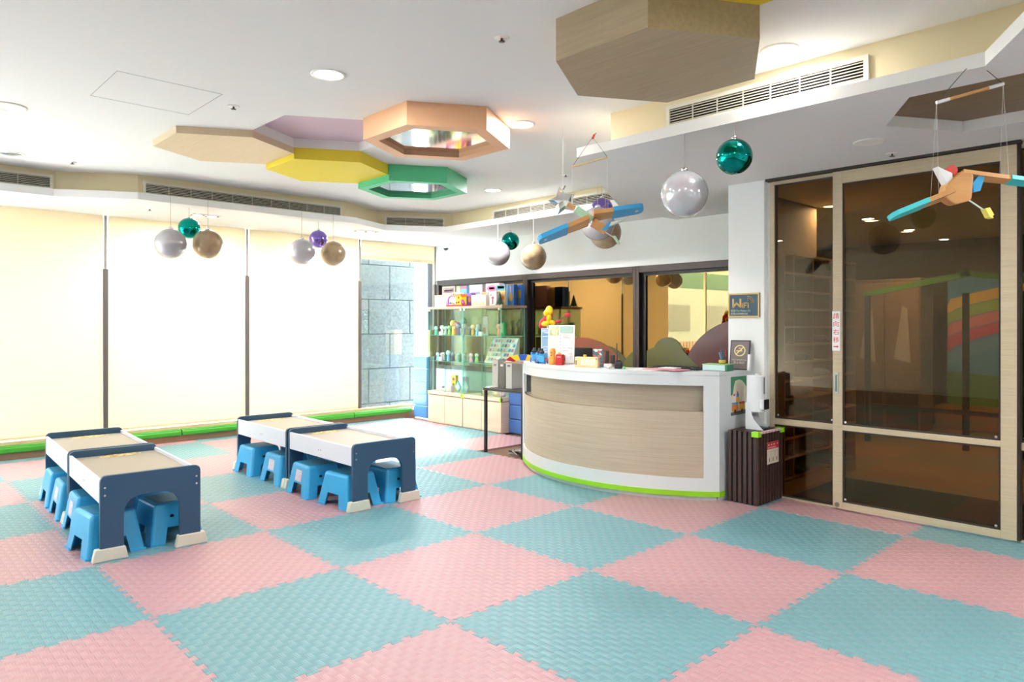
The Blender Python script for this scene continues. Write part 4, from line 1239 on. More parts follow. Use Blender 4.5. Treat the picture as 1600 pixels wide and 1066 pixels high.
MB().lathe([(.036, 0), (.04, .02), (.036, .05), (.024, .075), (.022, .09), (.027, .11), (.026, .135), (.016, .15), (0, .152)], n=22).build('body', P('toy_orange', (240, 158, 62), .4), t)
for z, x_ in ((.06, -.005), (.085, .002), (.11, .006)): MB().sphere((x_ + .002, -.028 if z < .1 else -.026, z), .006, 10, 6).build('dot', P('dot_brown', (92, 56, 36), .5), t)
onbox('tin_box', 'small brass and grey tin between the orange bottle and red tin', 'tin', -1.925, -1.875, 2.80, 2.86, .085, PRINT('tin_print', (128, 122, 104), [(190, 164, 90), (86, 90, 92)], (60, 60, 50)))
t = thing('tin_box', 'red tin with an orange lid knob near the menu stand', 'tin', (-1.83, 2.735, DT), .3)
MB().box(-.033, .033, -.025, .025, 0, .098).build('body', P('tin_red', (192, 26, 40), .35), t, bevel=.004)
MB().sphere((-.008, 0, .098), .02, 14, 8).build('knob', P('toy_orange', (240, 158, 62), .4), t)
MB().box(-.018, .018, -.0258, -.0250, .072, .078).build('print', P('tin_white', (236, 214, 206), .5), t)
# flyer stand and menus
t = thing('flyer_stand', 'clear stand with a pale blue flyer under the balloon figure', 'stand', (-2.30, 3.04, DT), .1)
MB().box(-.06, .06, -.004, .004, .02, .335).build('holder', P('acrylic_white', (232, 236, 240), .2), t)
MB().box(-.048, .048, -.0055, -.004, .075, .325).build('flyer', PRINT('flyer_print', (150, 186, 222), [(216, 228, 240), (120, 164, 206)], (10, 10, 70), cut=.6), t)
MB().box(-.06, .06, -.04, .04, 0, .02).build('base', P('acrylic_white', (232, 236, 240), .2), t)
t = thing('menu_stand', 'cream menu card standing left of the mint headed price list', 'menu', (-2.105, 2.95, DT), .15, 'menu cards on the desk')
MB().obox((0, 0, .185), (.145, .005, .365), (-.05, 0, 0)).build('card', P('menu_cream', (240, 236, 222), .4), t)
MB().obox((0, -.001, .31), (.10, .006, .085), (-.05, 0, 0)).build('picture', PRINT('menu_pic', (236, 226, 190), [(220, 206, 140), (186, 206, 160)], (40, 40, 40)), t)
MB().obox((0, .0, .17), (.11, .0062, .15), (-.05, 0, 0)).build('printed_lines', PRINT('menu_lines', (240, 236, 224), [(222, 216, 196)], (3, 3, 90), cut=.7), t)
MB().box(-.07, .07, -.03, .05, 0, .012).build('base', P('acrylic_white', (232, 236, 240), .2), t)
t = thing('menu_stand', 'white price list with a mint heading and column of lines', 'menu', (-1.915, 2.92, DT), .1, 'menu cards on the desk')
MB().obox((0, 0, .185), (.18, .005, .365), (-.05, 0, 0)).build('card', P('menu_white', (242, 242, 240), .4), t)
MB().obox((0, -.004, .325), (.145, .006, .06), (-.05, 0, 0)).build('heading', P('menu_mint', (170, 206, 194), .5), t)
MB().obox((.012, -.001, .165), (.12, .0062, .23), (-.05, 0, 0)).build('printed_lines', PRINT('list_lines', (234, 234, 238), [(206, 206, 214), (222, 214, 216)], (9, 9, 70), cut=.66), t)
for k in range(7): MB().obox((-.072, -.0035, .27 - k * .03), (.008, .006, .008), (-.05, 0, 0)).build('bullet', P('menu_dot', (150, 150, 160), .5), t)
MB().box(-.09, .09, -.07, .05, 0, .012).build('base', P('acrylic_lilac', (206, 186, 198), .2), t)
# balloon figure
t = thing('balloon_figure', 'twisted yellow and red balloon figure above the blue flyer', 'balloon', (-2.27, 3.04, 1.36), YAW)
BY_ = P('balloon_yellow', (250, 222, 20), .25, coat=.4); BR = P('balloon_red', (214, 40, 56), .25, coat=.4)
MB().sphere((.01, 0, .165), .042, 18, 12, (.9, .9, 1.15)).build('head', BY_, t)
MB().sphere((-.022, -.01, .14), .03, 16, 10, (.85, .8, 1.0)).build('cheek', BY_, t)
MB().sphere((.005, 0, .09), .034, 16, 10, (.75, .75, 1.25), (0, .15, 0)).build('torso', BY_, t)
MB().sphere((-.028, 0, .035), .04, 16, 10, (1.1, .8, .62), (0, -.15, 0)).build('thigh', BY_, t)
MB().sphere((.038, 0, .045), .032, 16, 10, (1.0, .8, .8), (0, .5, 0)).build('thigh', BY_, t)
MB().sphere((.045, 0, -.005), .03, 14, 10, (.45, .45, 1.5), (0, .06, 0)).build('shin', BY_, t)
MB().sphere((-.055, .03, .04), .045, 16, 10, (.75, .7, 1.3), (0, .5, 0)).build('red_leg', BR, t)
MB().sphere((-.022, .035, .10), .035, 16, 10, (.6, .7, 1.6), (0, .1, 0)).build('red_torso', BR, t)
MB().sphere((.03, .02, .14), .03, 14, 10, (.7, .7, 1.2)).build('red_shoulder', BR, t)
MB().sphere((.10, .02, .055), .028, 14, 10, (1.4, .7, .55), (0, -.3, 0)).build('red_arm', BR, t)
MB().cyl((.115, .02, .07), (.17, .02, .115), .004, n=8).build('tail_string', P('balloon_dark', (110, 30, 40), .4), t)
MB().sphere((.195, .02, .122), .028, 14, 10, (1.15, .8, .8)).build('tail_ball', BR, t)
MB().cyl((-.01, 0, -.02), (-.01, 0, .02), .004, n=8).build('stick', P('acrylic_white', (232, 236, 240), .2), t)
# clock
t = thing('desk_clock', 'wooden block clock showing 12:00 on the desk', 'clock', (-1.44, 2.66, DT), .42)
MB().box(-.104, .104, -.035, .035, 0, .090).build('case', WOOD('clock_wood', (222, 198, 146), (236, 214, 164), (4, 4, 60)), t, bevel=.004)
LED = P('led_white', (255, 250, 240), .4, emit=(255, 246, 236), es=0.45)
SEG = {'0': 'abcdef', '1': 'bc', '2': 'abged'}
def digit(ch, x, par):
    w, h_, s_ = .022, .040, .0035
    y = -.0362; z0 = .026; k_ = .16
    R = {'a': (0, w, h_, h_), 'g': (0, w, h_ / 2, h_ / 2), 'd': (0, w, 0, 0), 'f': (0, 0, h_ / 2, h_), 'e': (0, 0, 0, h_ / 2), 'b': (w, w, h_ / 2, h_), 'c': (w, w, 0, h_ / 2)}
    mb = MB()
    for c_ in SEG[ch]:
        a, b, c, d = R[c_]
        q = [(a - s_ / 2, c - s_ / 2), (b + s_ / 2, c - s_ / 2), (b + s_ / 2, d + s_ / 2), (a - s_ / 2, d + s_ / 2)]
        mb.prism([(x + u + v * k_, z0 + v) for u, v in q], y, y + .0014, 'y')
    mb.build('digit', LED, par)
for ch, x in (('1', -.064), ('2', -.026), ('0', .010), ('0', .046)): digit(ch, x, t)
mb = MB()
for z in (.036, .054): mb.box(.0045, .0075, -.0362, -.0348, z, z + .003)
mb.build('colon', LED, t)
MB().box(-.096, -.084, -.0356, -.0348, .022, .06).build('side_print', P('print_brown', (140, 124, 96), .6), t)
MB().cyl((.092, -.0348, .076), (.092, -.0358, .076), .006, n=12).build('badge', P('print_grey', (110, 104, 110), .5), t)
t = tag(MB().obox((0, 0, .03), (.028, .02, .018)).build('toy_car', P('toy_yellow', (236, 196, 40), .4), None, (-1.50, 2.70, DT + .069), (0, 0, .4), .005), 'tiny yellow toy on top of the wooden clock', 'toy')
t = tag(MB().box(-.047, .047, -.002, .002, 0, .155).build('picture_card', PRINT('card_print', (74, 116, 128), [(206, 96, 90), (150, 200, 214), (96, 84, 132), (214, 226, 222)], (45, 45, 45)), None, (-1.43, 2.80, DT), (0, 0, .4), .001), 'colourful picture card standing behind the wooden clock', 'card')
# monitor behind the desk
t = thing('monitor', 'black monitor back peeking over the desk beside the price list', 'monitor', (-1.99, 3.25, .72), .1)
MB().box(-.11, .11, -.03, .0, .12, .44).build('back_cover', BLACK, t, bevel=.01)
MB().box(-.03, .03, -.01, .02, .02, .14).build('neck', BLACK, t)
MB().box(-.1, .1, -.08, .08, 0, .02).build('base', BLACK, t, bevel=.005)
wk = thing('work_table', 'low inner work surface behind the reception desk', 'table', (-1.55, 3.50, 0))
MB().box(-.75, .75, -.35, .3, .69, .72).build('top', DESKW, wk)
for x_ in (-.7, .7): MB().box(x_ - .02, x_ + .02, -.3, .28, -.02, .69).build('leg_panel', DESKW, wk)
# phone, radio and small bits
t = thing('cordless_phone', 'black cordless phone upright in its charger on the desk', 'phone', (-1.285, 2.76, DT), .4)
MB().box(-.035, .035, -.03, .03, 0, .035).build('charger', P('charger_white', (220, 216, 214), .4), t, bevel=.006)
MB().obox((-.012, 0, .085), (.03, .022, .12), (-.12, 0, 0)).build('handset', BLACK, t, bevel=.006)
MB().obox((.035, .01, .07), (.035, .03, .08), (0, 0, 0)).build('second_handset', P('charcoal', (46, 46, 48), .4), t, bevel=.008)
t = thing('radio_handset', 'black walkie talkie with a long aerial on the desk', 'radio', (-1.13, 2.70, DT), .4)
MB().box(-.032, .032, -.018, .018, 0, .055).build('body', P('radio_blue_black', (30, 32, 44), .4), t, bevel=.008)
MB().box(-.02, .02, -.012, .012, .055, .075).build('top', BLACK, t, bevel=.004)
MB().cyl((-.012, 0, .07), (-.012, 0, .215), .006, .004, n=8).build('aerial', P('aerial_dark', (52, 40, 34), .5), t)
tag(MB().lathe([(0, 0), (.018, 0), (.019, .02), (0, .021)], n=14).build('pill_cup', P('charger_white', (220, 216, 214), .4), None, (-1.20, 2.66, DT)), 'tiny white cup beside the walkie talkie', 'cup')
t = tag(MB().obox((0, 0, .006), (.03, .006, .008), (0, 0, .4)).obox((0, .004, .018), (.02, .006, .008), (0, .5, 0)).build('paper_clip', P('clip_green', (70, 200, 96), .4), None, (-1.055, 2.68, DT), (0, 0, 0), .001), 'small bright green clip lying on the desk', 'clip')
# papers
for k, (x0, x1, y0, y1, z, c, l) in enumerate(((-.98, -.72, 2.64, 2.86, 0, (236, 238, 240), 'loose white papers at the middle of the desk top'), (-.88, -.55, 2.70, 2.88, .006, (226, 150, 166), 'pink folder lying over the white papers'), (-.80, -.66, 2.80, 2.94, .014, (240, 240, 242), 'white sheet resting on the pink folder'))):
    onbox('paper', l, 'paper', x0, x1, y0, y1, .006, P('paper_%d' % k, c, .6), 'papers on the desk', DT + z + .0005, .12 * (k - 1), 0)
t = thing('keyboard', 'black keyboard leaning at the back of the desk papers', 'keyboard', (-.74, 2.99, DT), .1)
MB().box(-.2, .2, -.06, .06, 0, .022).build('body', BLACK, t, bevel=.004)
for r in range(4):
    for q in range(10):
        MB().box(-.185 + q * .037, -.157 + q * .037, -.05 + r * .026, -.03 + r * .026, .022, .027).build('key', P('key_dark', (40, 42, 48), .5), t)
t = thing('book', 'thick pale blue book with a green spine on the desk corner', 'book', (-.42, 3.09, DT), .2)
MB().box(-.105, .078, -.07, .08, .004, .05).build('pages', P('book_pages', (196, 220, 222), .6), t)
MB().box(.078, .10, -.074, .084, 0, .055).build('spine', P('book_green', (44, 128, 96), .5), t, bevel=.004)
MB().box(-.108, .1, -.074, .084, .05, .055).build('cover', P('book_cover', (150, 196, 120), .5), t)
t = thing('pen_cup', 'small mustard cup crowded with pens on the thick book', 'pen cup', (-.395, 3.11, DT + .055), 0)
MB().lathe([(.026, 0), (.03, .032), (.026, .032), (.024, .004), (0, .004)], n=18).build('cup', P('cup_mustard', (196, 172, 70), .5), t)
for k in range(9):
    a = k * 2.4; r = .016; c = ((30, 34, 60), (226, 140, 50), (60, 120, 170), (214, 226, 232), (150, 40, 50), (40, 110, 120), (24, 24, 30), (120, 170, 200), (186, 60, 70))[k]
    MB().cyl((r * .4 * math.cos(a), r * .4 * math.sin(a), .006), (r * 1.7 * math.cos(a), r * 1.7 * math.sin(a), .075 + .02 * (k % 3)), .0038, n=8).build('pen', P('pen_%d' % k, c, .4), t)
t = thing('no_smoking_sign', 'black framed no smoking sign standing against the pillar', 'sign', (-.345, 3.285, DT), .12)
LR = (-.16, 0, 0)
def lean(z, d=0): return (0, z * .16 + d, z)
ns = MB().obox((0, .02, .122), (.165, .008, .245), LR).build('frame', P('frame_black', (26, 24, 26), .4), t)
MB().obox((0, .0155, .122), (.148, .002, .228), LR).build('panel', P('sign_taupe', (112, 102, 104), .4), t)
GOLDL = P('pale_gold', (226, 210, 140), .5)
mb = MB()
for k in range(28):
    a0, a1 = 2 * PI * k / 28, 2 * PI * (k + 1) / 28
    q = [(.047 * math.cos(a0), .047 * math.sin(a0)), (.047 * math.cos(a1), .047 * math.sin(a1)), (.039 * math.cos(a1), .039 * math.sin(a1)), (.039 * math.cos(a0), .039 * math.sin(a0))]
    mb.prism(q, -.0008, .0008, 'y')
mb.prism([(-.033, -.027), (-.027, -.033), (.033, .027), (.027, .033)], -.0012, .0008, 'y')
mb.prism([(-.03, -.006), (.02, -.006), (.02, .002), (-.03, .002)], -.0008, .0008, 'y')
mb.prism([(-.01, .014), (.0, .02), (.012, .016), (.012, .020), (-.002, .026), (-.012, .018)], -.0008, .0008, 'y')
mb.build('ban_ring', GOLDL, t, (0, .0190, .158), LR)
text('NO SMOKING', .019, P('sign_pale', (196, 186, 168), .5), t, (0, .0045, .082), (PI / 2 - .16, 0, 0))
text('禁止吸菸', .024, P('sign_pale', (196, 186, 168), .5), t, (0, .0010, .058), (PI / 2 - .16, 0, 0))
t = thing('card_holder', 'narrow white card holder beside the no smoking sign', 'holder', (-.25, 3.27, DT), .1)
MB().obox((0, .01, .065), (.022, .03, .13), (-.12, 0, 0)).build('holder', P('acrylic_white', (232, 236, 240), .2), t, bevel=.003)
# wheel of colours leaning at the end of the desk
t = thing('colour_wheel', 'fan of red yellow and blue panels lying by the binders', 'toy', (-2.80, 3.20, .985), YAW)
for k, c in enumerate(((190, 30, 40), (246, 210, 40), (40, 90, 190), (246, 200, 50), (206, 60, 50))):
    a0 = PI * (.92 - .17 * k); a1 = PI * (.92 - .17 * (k + 1))
    MB().prism([(.19 * math.cos(a0), .085 * math.sin(a0) + .0), (.19 * math.cos(a1), .085 * math.sin(a1)), (.10 * math.cos(a1), .02 * math.sin(a1)), (.10 * math.cos(a0), .02 * math.sin(a0))], -.02, .02, 'y').build('panel', P('fan_%d' % k, c, .4), t, bevel=.002)
MB().box(-.2, .17, -.03, .03, -.012, .004).build('tray', P('fan_tray', (196, 170, 150), .6), t)

# ---- black side table with binders
bt = thing('side_table', 'black side table with slim legs left of the desk', 'table', (-3.28, 3.06, -.02))
MB().box(0, .62, 0, .62, .685, .712).build('top', P('table_black', (52, 48, 48), .5), bt, bevel=.003)
for x_ in (.005, .59):
    for y_ in (.01, .585): MB().box(x_, x_ + .028, y_, y_ + .028, 0, .685).build('leg', P('leg_black', (34, 30, 34), .45), bt)
for k, (x, c, l) in enumerate(((-3.215, (190, 188, 182), 'light grey binder at the open end of the row'), (-3.105, (104, 104, 100), 'dark grey binder between two light ones'), (-2.995, (206, 206, 202), 'pale binder next to the desk end'))):
    t = thing('binder', l, 'binder', (x, 3.18, .692), 0, 'binders on the black side table')
    MB().box(-.048, .048, 0, .26, 0, .30).build('cover', P('binder_%d' % k, c, .5), t, bevel=.003)
    MB().box(-.022, .022, -.002, 0, .235, .258).build('spine_label', P('binder_label', (226, 226, 222), .5) if k == 1 else P('binder_label_dark', (120, 120, 122), .5), t)
    MB().box(-.04, .04, .004, .255, .30, .302).build('pages', P('binder_pages', (70, 60, 56), .7), t)
tag(MB().box(-.035, .035, -.05, .05, 0, .008).build('memo_pad', P('acrylic_grey', (214, 206, 216), .4), None, (-3.225, 3.12, .692), (0, 0, .1), .002), 'pale memo pad lying before the grey binder', 'memo pad')
ca = thing('power_cables', 'tangle of white cables on the bare floor by the desk end', 'cables', (-2.84, 3.22, -.02))
for k in range(5):
    random.seed(40 + k)
    MB().tube([(random.uniform(-.14, .14), random.uniform(-.1, .12), .012 + .05 * random.random()) for _ in range(7)], .006, 6).build('cable', P('cable_white', (206, 202, 198), .5) if k != 2 else BLACK, ca)
MB().box(-.02, .2, -.02, .04, 0, .04).build('power_strip', P('cable_white', (206, 202, 198), .5), ca, bevel=.006)

# ---- blue padded blocks
PAD = P('pad_blue', (84, 134, 196), .35)
for k in range(5):
    tag(MB().box(-.17, .17, -.03, .03, 0, .178).build('wall_pad', PAD, None, (-6.0, 4.22 - .004 * (k % 2), k * .182 - .0), (0, 0, .05 * (1 if k % 2 else -1) * .4), .014, 3), ('bottom', 'second', 'third', 'fourth', 'topmost')[k] + ' blue wall pad in the corner stack by the clear window', 'wall pad', 'blue wall pads by the window')
for k in range(3):
    tag(MB().box(-.15, .15, -.03, .03, 0, .178).build('wall_pad', P('pad_blue_dark', (66, 106, 170), .4), None, (-3.86, 4.16, k * .182 - .0), (0, 0, 0), .014, 3), ('bottom', 'middle', 'top')[k] + ' dark blue wall pad beside the display cabinet base', 'wall pad', 'dark blue wall pads by the cabinet')
tag(MB().box(-.14, .14, -.05, .09, 0, .39).build('storage_box', [WOOD('box_wood', (206, 172, 122), (220, 188, 140), (20, 20, 2))], None, (-5.96, 4.27, .912), (0, 0, .1), .003), 'tall tan box standing on the stack of blue pads', 'box')

# ================================================================== DISPLAY CABINETS
CASEGLASS = GLASS('case_glass', (240, 249, 246), 0.045)
EDGE = P('glass_edge', (92, 176, 168), .15)
def glass_sheet(parent, name, x0, x1, y0, y1, z0, z1):
    """pane with greenish edges: large faces clear, rim green"""
    dims = (x1 - x0, y1 - y0, z1 - z0); thin = dims.index(min(dims))
    mb = MB().box(x0, x1, y0, y1, z0, z1)
    fm = {0: (4, 5), 1: (2, 3), 2: (0, 1)}[thin]
    mb.m = [0 if i in fm else 1 for i in range(6)]
    return mb.build(name, [CASEGLASS, EDGE], parent)
def cabinet(x0, x1, label):
    t = thing('display_cabinet', label, 'cabinet', (x0, 4.0, 0), 0, 'glass display cabinets')
    W = x1 - x0; D = .42
    MB().box(0, W, .015, D, 0, .395).build('base', CABWOOD, t)
    for k in range(2):
        MB().box(k * W / 2 + .003, (k + 1) * W / 2 - .003, 0, .015, .012, .39).build('door', CABWOOD, t, bevel=.002)
    MB().box(0, W, -.004, D, .405, .45).build('worktop', CABWOOD, t, bevel=.002)
    MB().box(.0, W, .02, D, .395, .405).build('shadow_gap', P('gap_brown', (110, 86, 72), .7), t)
    MB().box(-.001, W + (.03 if 'right' in label else .001), -.01, D + .01, 1.60, 1.632).build('top_board', P('top_taupe', (176, 152, 138), .5), t, bevel=.002)
    glass_sheet(t, 'left_glass', 0, .006, .0, D, .45, 1.60)
    glass_sheet(t, 'right_glass', W - .006, W, .0, D, .45, 1.60)
    glass_sheet(t, 'door_glass', .008, W * .52, .004, .009, .452, 1.598)
    glass_sheet(t, 'door_glass', W * .48, W - .008, .012, .017, .452, 1.598)
    glass_sheet(t, 'back_glass', .008, W - .008, D - .006, D, .452, 1.598)
    for z in (.868, 1.230): glass_sheet(t, 'shelf', .008, W - .008, .02, D - .008, z, z + .007)
    for k, xx in enumerate((0.0, W - .03)):
        MB().box(xx, xx + .03, -.008, .03, .395, .45).build('corner_guard', P('lime_guard', (146, 214, 34), .45) if (k == 1) else P('yellow_guard', (226, 220, 90), .5), t, bevel=.004)
    for xx in (.02, W - .05): MB().box(xx, xx + .025, -.006, .01, 1.57, 1.598).build('glass_clip', P('clip_white', (236, 226, 214), .5), t)
cabinet(-5.55, -4.782, 'glass display cabinet on the left, next to the blue pads')
cabinet(-4.772, -4.01, 'glass display cabinet on the right, behind the black side table')

def cardbox(label, x0, x1, y, z0, z1, d, mat, extra=None, grp='boxes on top of the display cabinets', name='game_box', cat='box'):
    t = thing(name, label, cat, ((x0 + x1) / 2, y, z0), 0, grp)
    w = x1 - x0
    MB().box(-w / 2, w / 2, 0, d, 0, z1 - z0).build('carton', mat, t, bevel=.0015)
    for e in extra or []:
        kind = e[0]
        if kind == 'r': MB().box(-w / 2 + e[1] * w, -w / 2 + e[2] * w, -.0012, .0005, e[3] * (z1 - z0), e[4] * (z1 - z0)).build('print_patch', e[5], t)
        if kind == 't': text(e[1], e[2], e[3], t, (-w / 2 + e[4] * w, -.0016, e[5] * (z1 - z0)), (PI / 2, 0, 0))
        if kind == 'e':
            MB().prism([(-w / 2 + e[1] * w + e[3] * w * math.cos(a), (e[2] + e[4] * math.sin(a)) * (z1 - z0)) for a in [2 * PI * k / 20 for k in range(20)]], -.0012, .0005, 'y').build('print_patch', e[5], t)
    return t
C = lambda r, g, b: P('ink_%d_%d_%d' % (r, g, b), (r, g, b), .5)
ZC = 1.633
cardbox('taupe box with pale lettering at the back left corner of the cabinet top', -5.53, -5.24, 4.24, ZC, 1.93, .10, C(170, 160, 150), [('r', .08, .92, .68, .92, C(126, 104, 112)), ('r', .2, .34, .76, .84, C(226, 220, 218)), ('r', .38, .5, .76, .84, C(226, 220, 218)), ('r', .54, .64, .76, .84, C(226, 220, 218)), ('r', .68, .82, .76, .84, C(226, 220, 218))])
cardbox('white and red box reading morning on the cabinet top', -5.47, -5.22, 4.06, ZC, 1.80, .08, C(240, 234, 234), [('r', .04, .96, .88, .99, C(214, 150, 120)), ('t', '早上', .085, C(214, 110, 140), .55, .52), ('r', .08, .3, .06, .26, C(226, 160, 184)), ('r', .34, .6, .06, .26, C(226, 160, 184)), ('r', .64, .92, .06, .26, C(226, 160, 184))])
cardbox('thin lime green box behind the toy house', -5.23, -5.15, 4.26, ZC, 1.925, .08, C(150, 196, 130), [('r', .1, .9, .6, .9, C(206, 226, 190))])
cardbox('sky blue box with a maroon top behind the toy house', -5.14, -5.0, 4.26, ZC, 1.925, .08, C(110, 170, 200), [('r', 0, 1, .86, 1, C(170, 110, 140)), ('e', .35, .6, .22, .1, C(160, 50, 70))])
cardbox('pale mint box just left of the toy house', -5.20, -5.02, 4.16, ZC, 1.835, .07, C(214, 226, 222), [('r', .1, .5, .75, .92, C(160, 206, 220)), ('r', .1, .9, .1, .5, C(190, 214, 220))])
cardbox('violet box half hidden behind the toy house roof', -4.90, -4.79, 4.17, ZC, 1.815, .07, C(136, 104, 186), [('e', .6, .5, .25, .2, C(226, 160, 90))])
cardbox('silver grey wide box with script lettering on the cabinet top', -5.00, -4.72, 4.30, ZC, 1.935, .09, C(190, 186, 200), [('r', .15, .85, .58, .66, C(150, 150, 166)), ('r', .05, .95, .88, .98, C(216, 214, 222))])
cardbox('dark slate box with a red figure print on the cabinet top', -4.715, -4.60, 4.32, ZC, 1.93, .08, C(84, 92, 110), [('e', .4, .75, .25, .14, C(170, 70, 70)), ('r', .72, .95, .55, .95, C(214, 218, 222))])
cardbox('white and gold box reading afternoon on the cabinet top', -4.66, -4.37, 4.06, ZC, 1.775, .08, C(244, 240, 230), [('t', '下午', .085, C(226, 200, 130), .45, .62), ('r', .06, .24, .06, .36, C(240, 214, 130)), ('r', .29, .47, .06, .36, C(240, 208, 116)), ('r', .52, .70, .06, .36, C(240, 214, 130)), ('r', .75, .93, .06, .36, C(236, 200, 110))])
cardbox('pink box with a magenta oval on the cabinet top', -4.60, -4.33, 4.26, ZC, 1.935, .09, C(236, 186, 200), [('e', .45, .78, .36, .14, C(206, 110, 150)), ('r', .25, .65, .74, .83, C(244, 226, 232))])
cardbox('low coral printed box between the gold and pink boxes', -4.60, -4.47, 4.17, ZC, 1.82, .07, C(240, 226, 222), [('r', .1, .9, .74, .98, C(232, 140, 100))])
cardbox('white box with a magenta doll print beside the small tree', -4.35, -4.21, 4.10, ZC, 1.815, .07, C(246, 238, 230), [('e', .5, .55, .18, .1, C(206, 80, 130)), ('r', .42, .58, .1, .45, C(170, 60, 100)), ('e', .25, .75, .1, .08, C(150, 150, 170))])
cardbox('sky blue and orange box behind the small tree', -4.355, -4.17, 4.22, ZC, 1.91, .06, C(238, 206, 140), [('r', 0, 1, .72, 1, C(110, 186, 220)), ('r', .2, .9, .80, .93, C(250, 226, 120)), ('e', .2, .55, .14, .1, C(232, 150, 60)), ('e', .75, .35, .16, .1, C(240, 130, 80)), ('e', .3, .25, .14, .09, C(196, 206, 130))])
cardbox('deep blue game box with a golden bow shape, left of two', -4.165, -4.02, 4.235, ZC, 1.905, .06, C(30, 92, 164), [('r', 0, .16, .0, 1, C(120, 176, 226)), ('e', .55, .4, .3, .22, C(150, 116, 40)), ('r', .48, .58, .5, .95, C(206, 170, 60))])
cardbox('deep blue game box with a brown picture at the right end', -4.135, -3.99, 4.335, ZC, 1.905, .06, C(32, 88, 160), [('r', .45, .95, .35, .75, C(150, 120, 60)), ('r', .6, .75, .05, .35, C(170, 130, 50))])
# toy house
t = thing('toy_house', 'yellow and red toy house playset on the cabinet top', 'toy', (-4.95, 4.035, ZC))
MB().box(-.19, .16, -.03, .10, 0, .022).build('red_base', P('toy_red', (196, 40, 48), .4), t, bevel=.004)
MB().box(-.0, .12, -.02, .08, .022, .14).build('yellow_wall', P('toy_house_yellow', (250, 218, 40), .4), t, bevel=.004)
MB().prism([(-.02, .135), (.14, .135), (.115, .165), (.0, .165)], -.03, .09, 'y').build('roof', P('toy_red2', (224, 120, 40), .4), t, bevel=.003)
MB().prism([(-.17, .02), (-.17, .09)] + [(-.085 + .085 * math.cos(a), .09 + .055 * math.sin(a)) for a in [PI - PI * k / 10 for k in range(11)]] + [(0, .02)], 0, .06, 'y').build('arched_panel', P('toy_lilac', (206, 196, 220), .4), t)
MB().tube([(-.175, -.005, .02), (-.175, -.005, .08)] + [(-.085 + .09 * math.cos(a), -.005, .085 + .06 * math.sin(a)) for a in [PI - PI * k / 10 for k in range(11)]], .008, 8).build('arch_frame', P('toy_purple', (166, 66, 170), .4), t)
MB().prism([(.12, .09), (.17, .04), (.16, .03), (.12, .07)], -.02, .02, 'y').build('slide', P('toy_purple', (166, 66, 170), .4), t)
for x_, z_, c in ((-.11, .05, (120, 140, 190)), (-.05, .045, (180, 206, 90)), (.03, .05, (90, 120, 90)), (.075, .055, (200, 50, 50)), (.075, .115, (230, 90, 60)), (-.04, .165, (240, 150, 40))):
    MB().sphere((x_, -.022, z_), .016, 12, 8).build('knob', C(*c), t)
# small fir tree
t = thing('fir_tree_ornament', 'small green fir tree ornament on the cabinet corner', 'ornament', (-4.09, 4.05, ZC))
for k in range(7):
    r = .072 * (1 - k / 7.6)
    n = 16; z = .012 + k * .022
    vs = [((r if q % 2 == 0 else r * .72) * math.cos(2 * PI * q / n), (r if q % 2 == 0 else r * .72) * math.sin(2 * PI * q / n), z - (.008 if q % 2 == 0 else 0)) for q in range(n)] + [(0, 0, z + .034)]
    MB().add(vs, [(q, (q + 1) % n, n) for q in range(n)] + [tuple(range(n - 1, -1, -1))]).build('branch_tier', P('fir_green', (92, 122, 104), .7), t)
MB().cyl((0, 0, 0), (0, 0, .02), .012, n=10).build('trunk', P('fir_brown', (110, 92, 78), .7), t)

# figures on the glass shelves
COLN = [('mint', (96, 200, 180)), ('white', (236, 236, 236)), ('yellow', (246, 214, 50)), ('lime', (140, 206, 110)), ('red', (222, 70, 64)), ('navy', (52, 70, 130)), ('teal', (40, 150, 140)), ('pink', (238, 170, 190)), ('amber', (236, 170, 60)), ('sky blue', (120, 186, 230)), ('violet', (150, 120, 190)), ('coral', (236, 140, 110)), ('cream', (240, 226, 196)), ('grey', (150, 156, 164))]
def figure(x, y, z, c, h_, label, grp):
    h_ = h_ * 1.22
    t = thing('toy_figure', label, 'figurine', (x, y, z), 0, grp)
    MB().lathe([(.022, 0), (.024, .01), (.018, h_ * .5), (.010, h_ * .62), (0, h_ * .63)], n=14).build('body', C(*c), t)
    MB().sphere((0, 0, h_ * .78), h_ * .23, 14, 10).build('head', C(*tuple(min(255, int(v * .5 + 118)) for v in c)), t)
    for sx in (-1, 1):
        MB().sphere((sx * h_ * .14, 0, h_ * .95), h_ * .07, 8, 6).build('ear', C(*c), t)
rows = [(1.2375, [(-5.49, 4.10, 0, .10), (-5.40, 4.14, 1, .11), (-5.27, 4.10, 1, .10), (-5.20, 4.18, 2, .17), (-5.16, 4.08, 3, .11), (-5.10, 4.16, 4, .15), (-5.05, 4.08, 8, .10), (-5.00, 4.2, 6, .19), (-4.96, 4.08, 5, .13), (-4.89, 4.12, 7, .13), (-4.83, 4.17, 10, .10)], 'upper', 'left'),
        (.8755, [(-5.45, 4.10, 9, .09), (-5.40, 4.16, 1, .09), (-5.33, 4.08, 7, .09), (-5.27, 4.15, 10, .10), (-5.21, 4.10, 9, .12), (-5.14, 4.14, 2, .09), (-5.08, 4.08, 5, .10), (-5.03, 4.16, 11, .09), (-4.97, 4.1, 6, .10), (-4.91, 4.15, 4, .10), (-4.85, 4.09, 1, .09)], 'middle', 'left'),
        (1.2375, [(-4.70, 4.12, 8, .12), (-4.63, 4.16, 13, .13), (-4.57, 4.08, 9, .09), (-4.16, 4.10, 11, .13)], 'upper', 'right'),
        (.8755, [(-4.72, 4.10, 7, .10), (-4.66, 4.15, 12, .09), (-4.60, 4.10, 3, .10)], 'middle', 'right')]
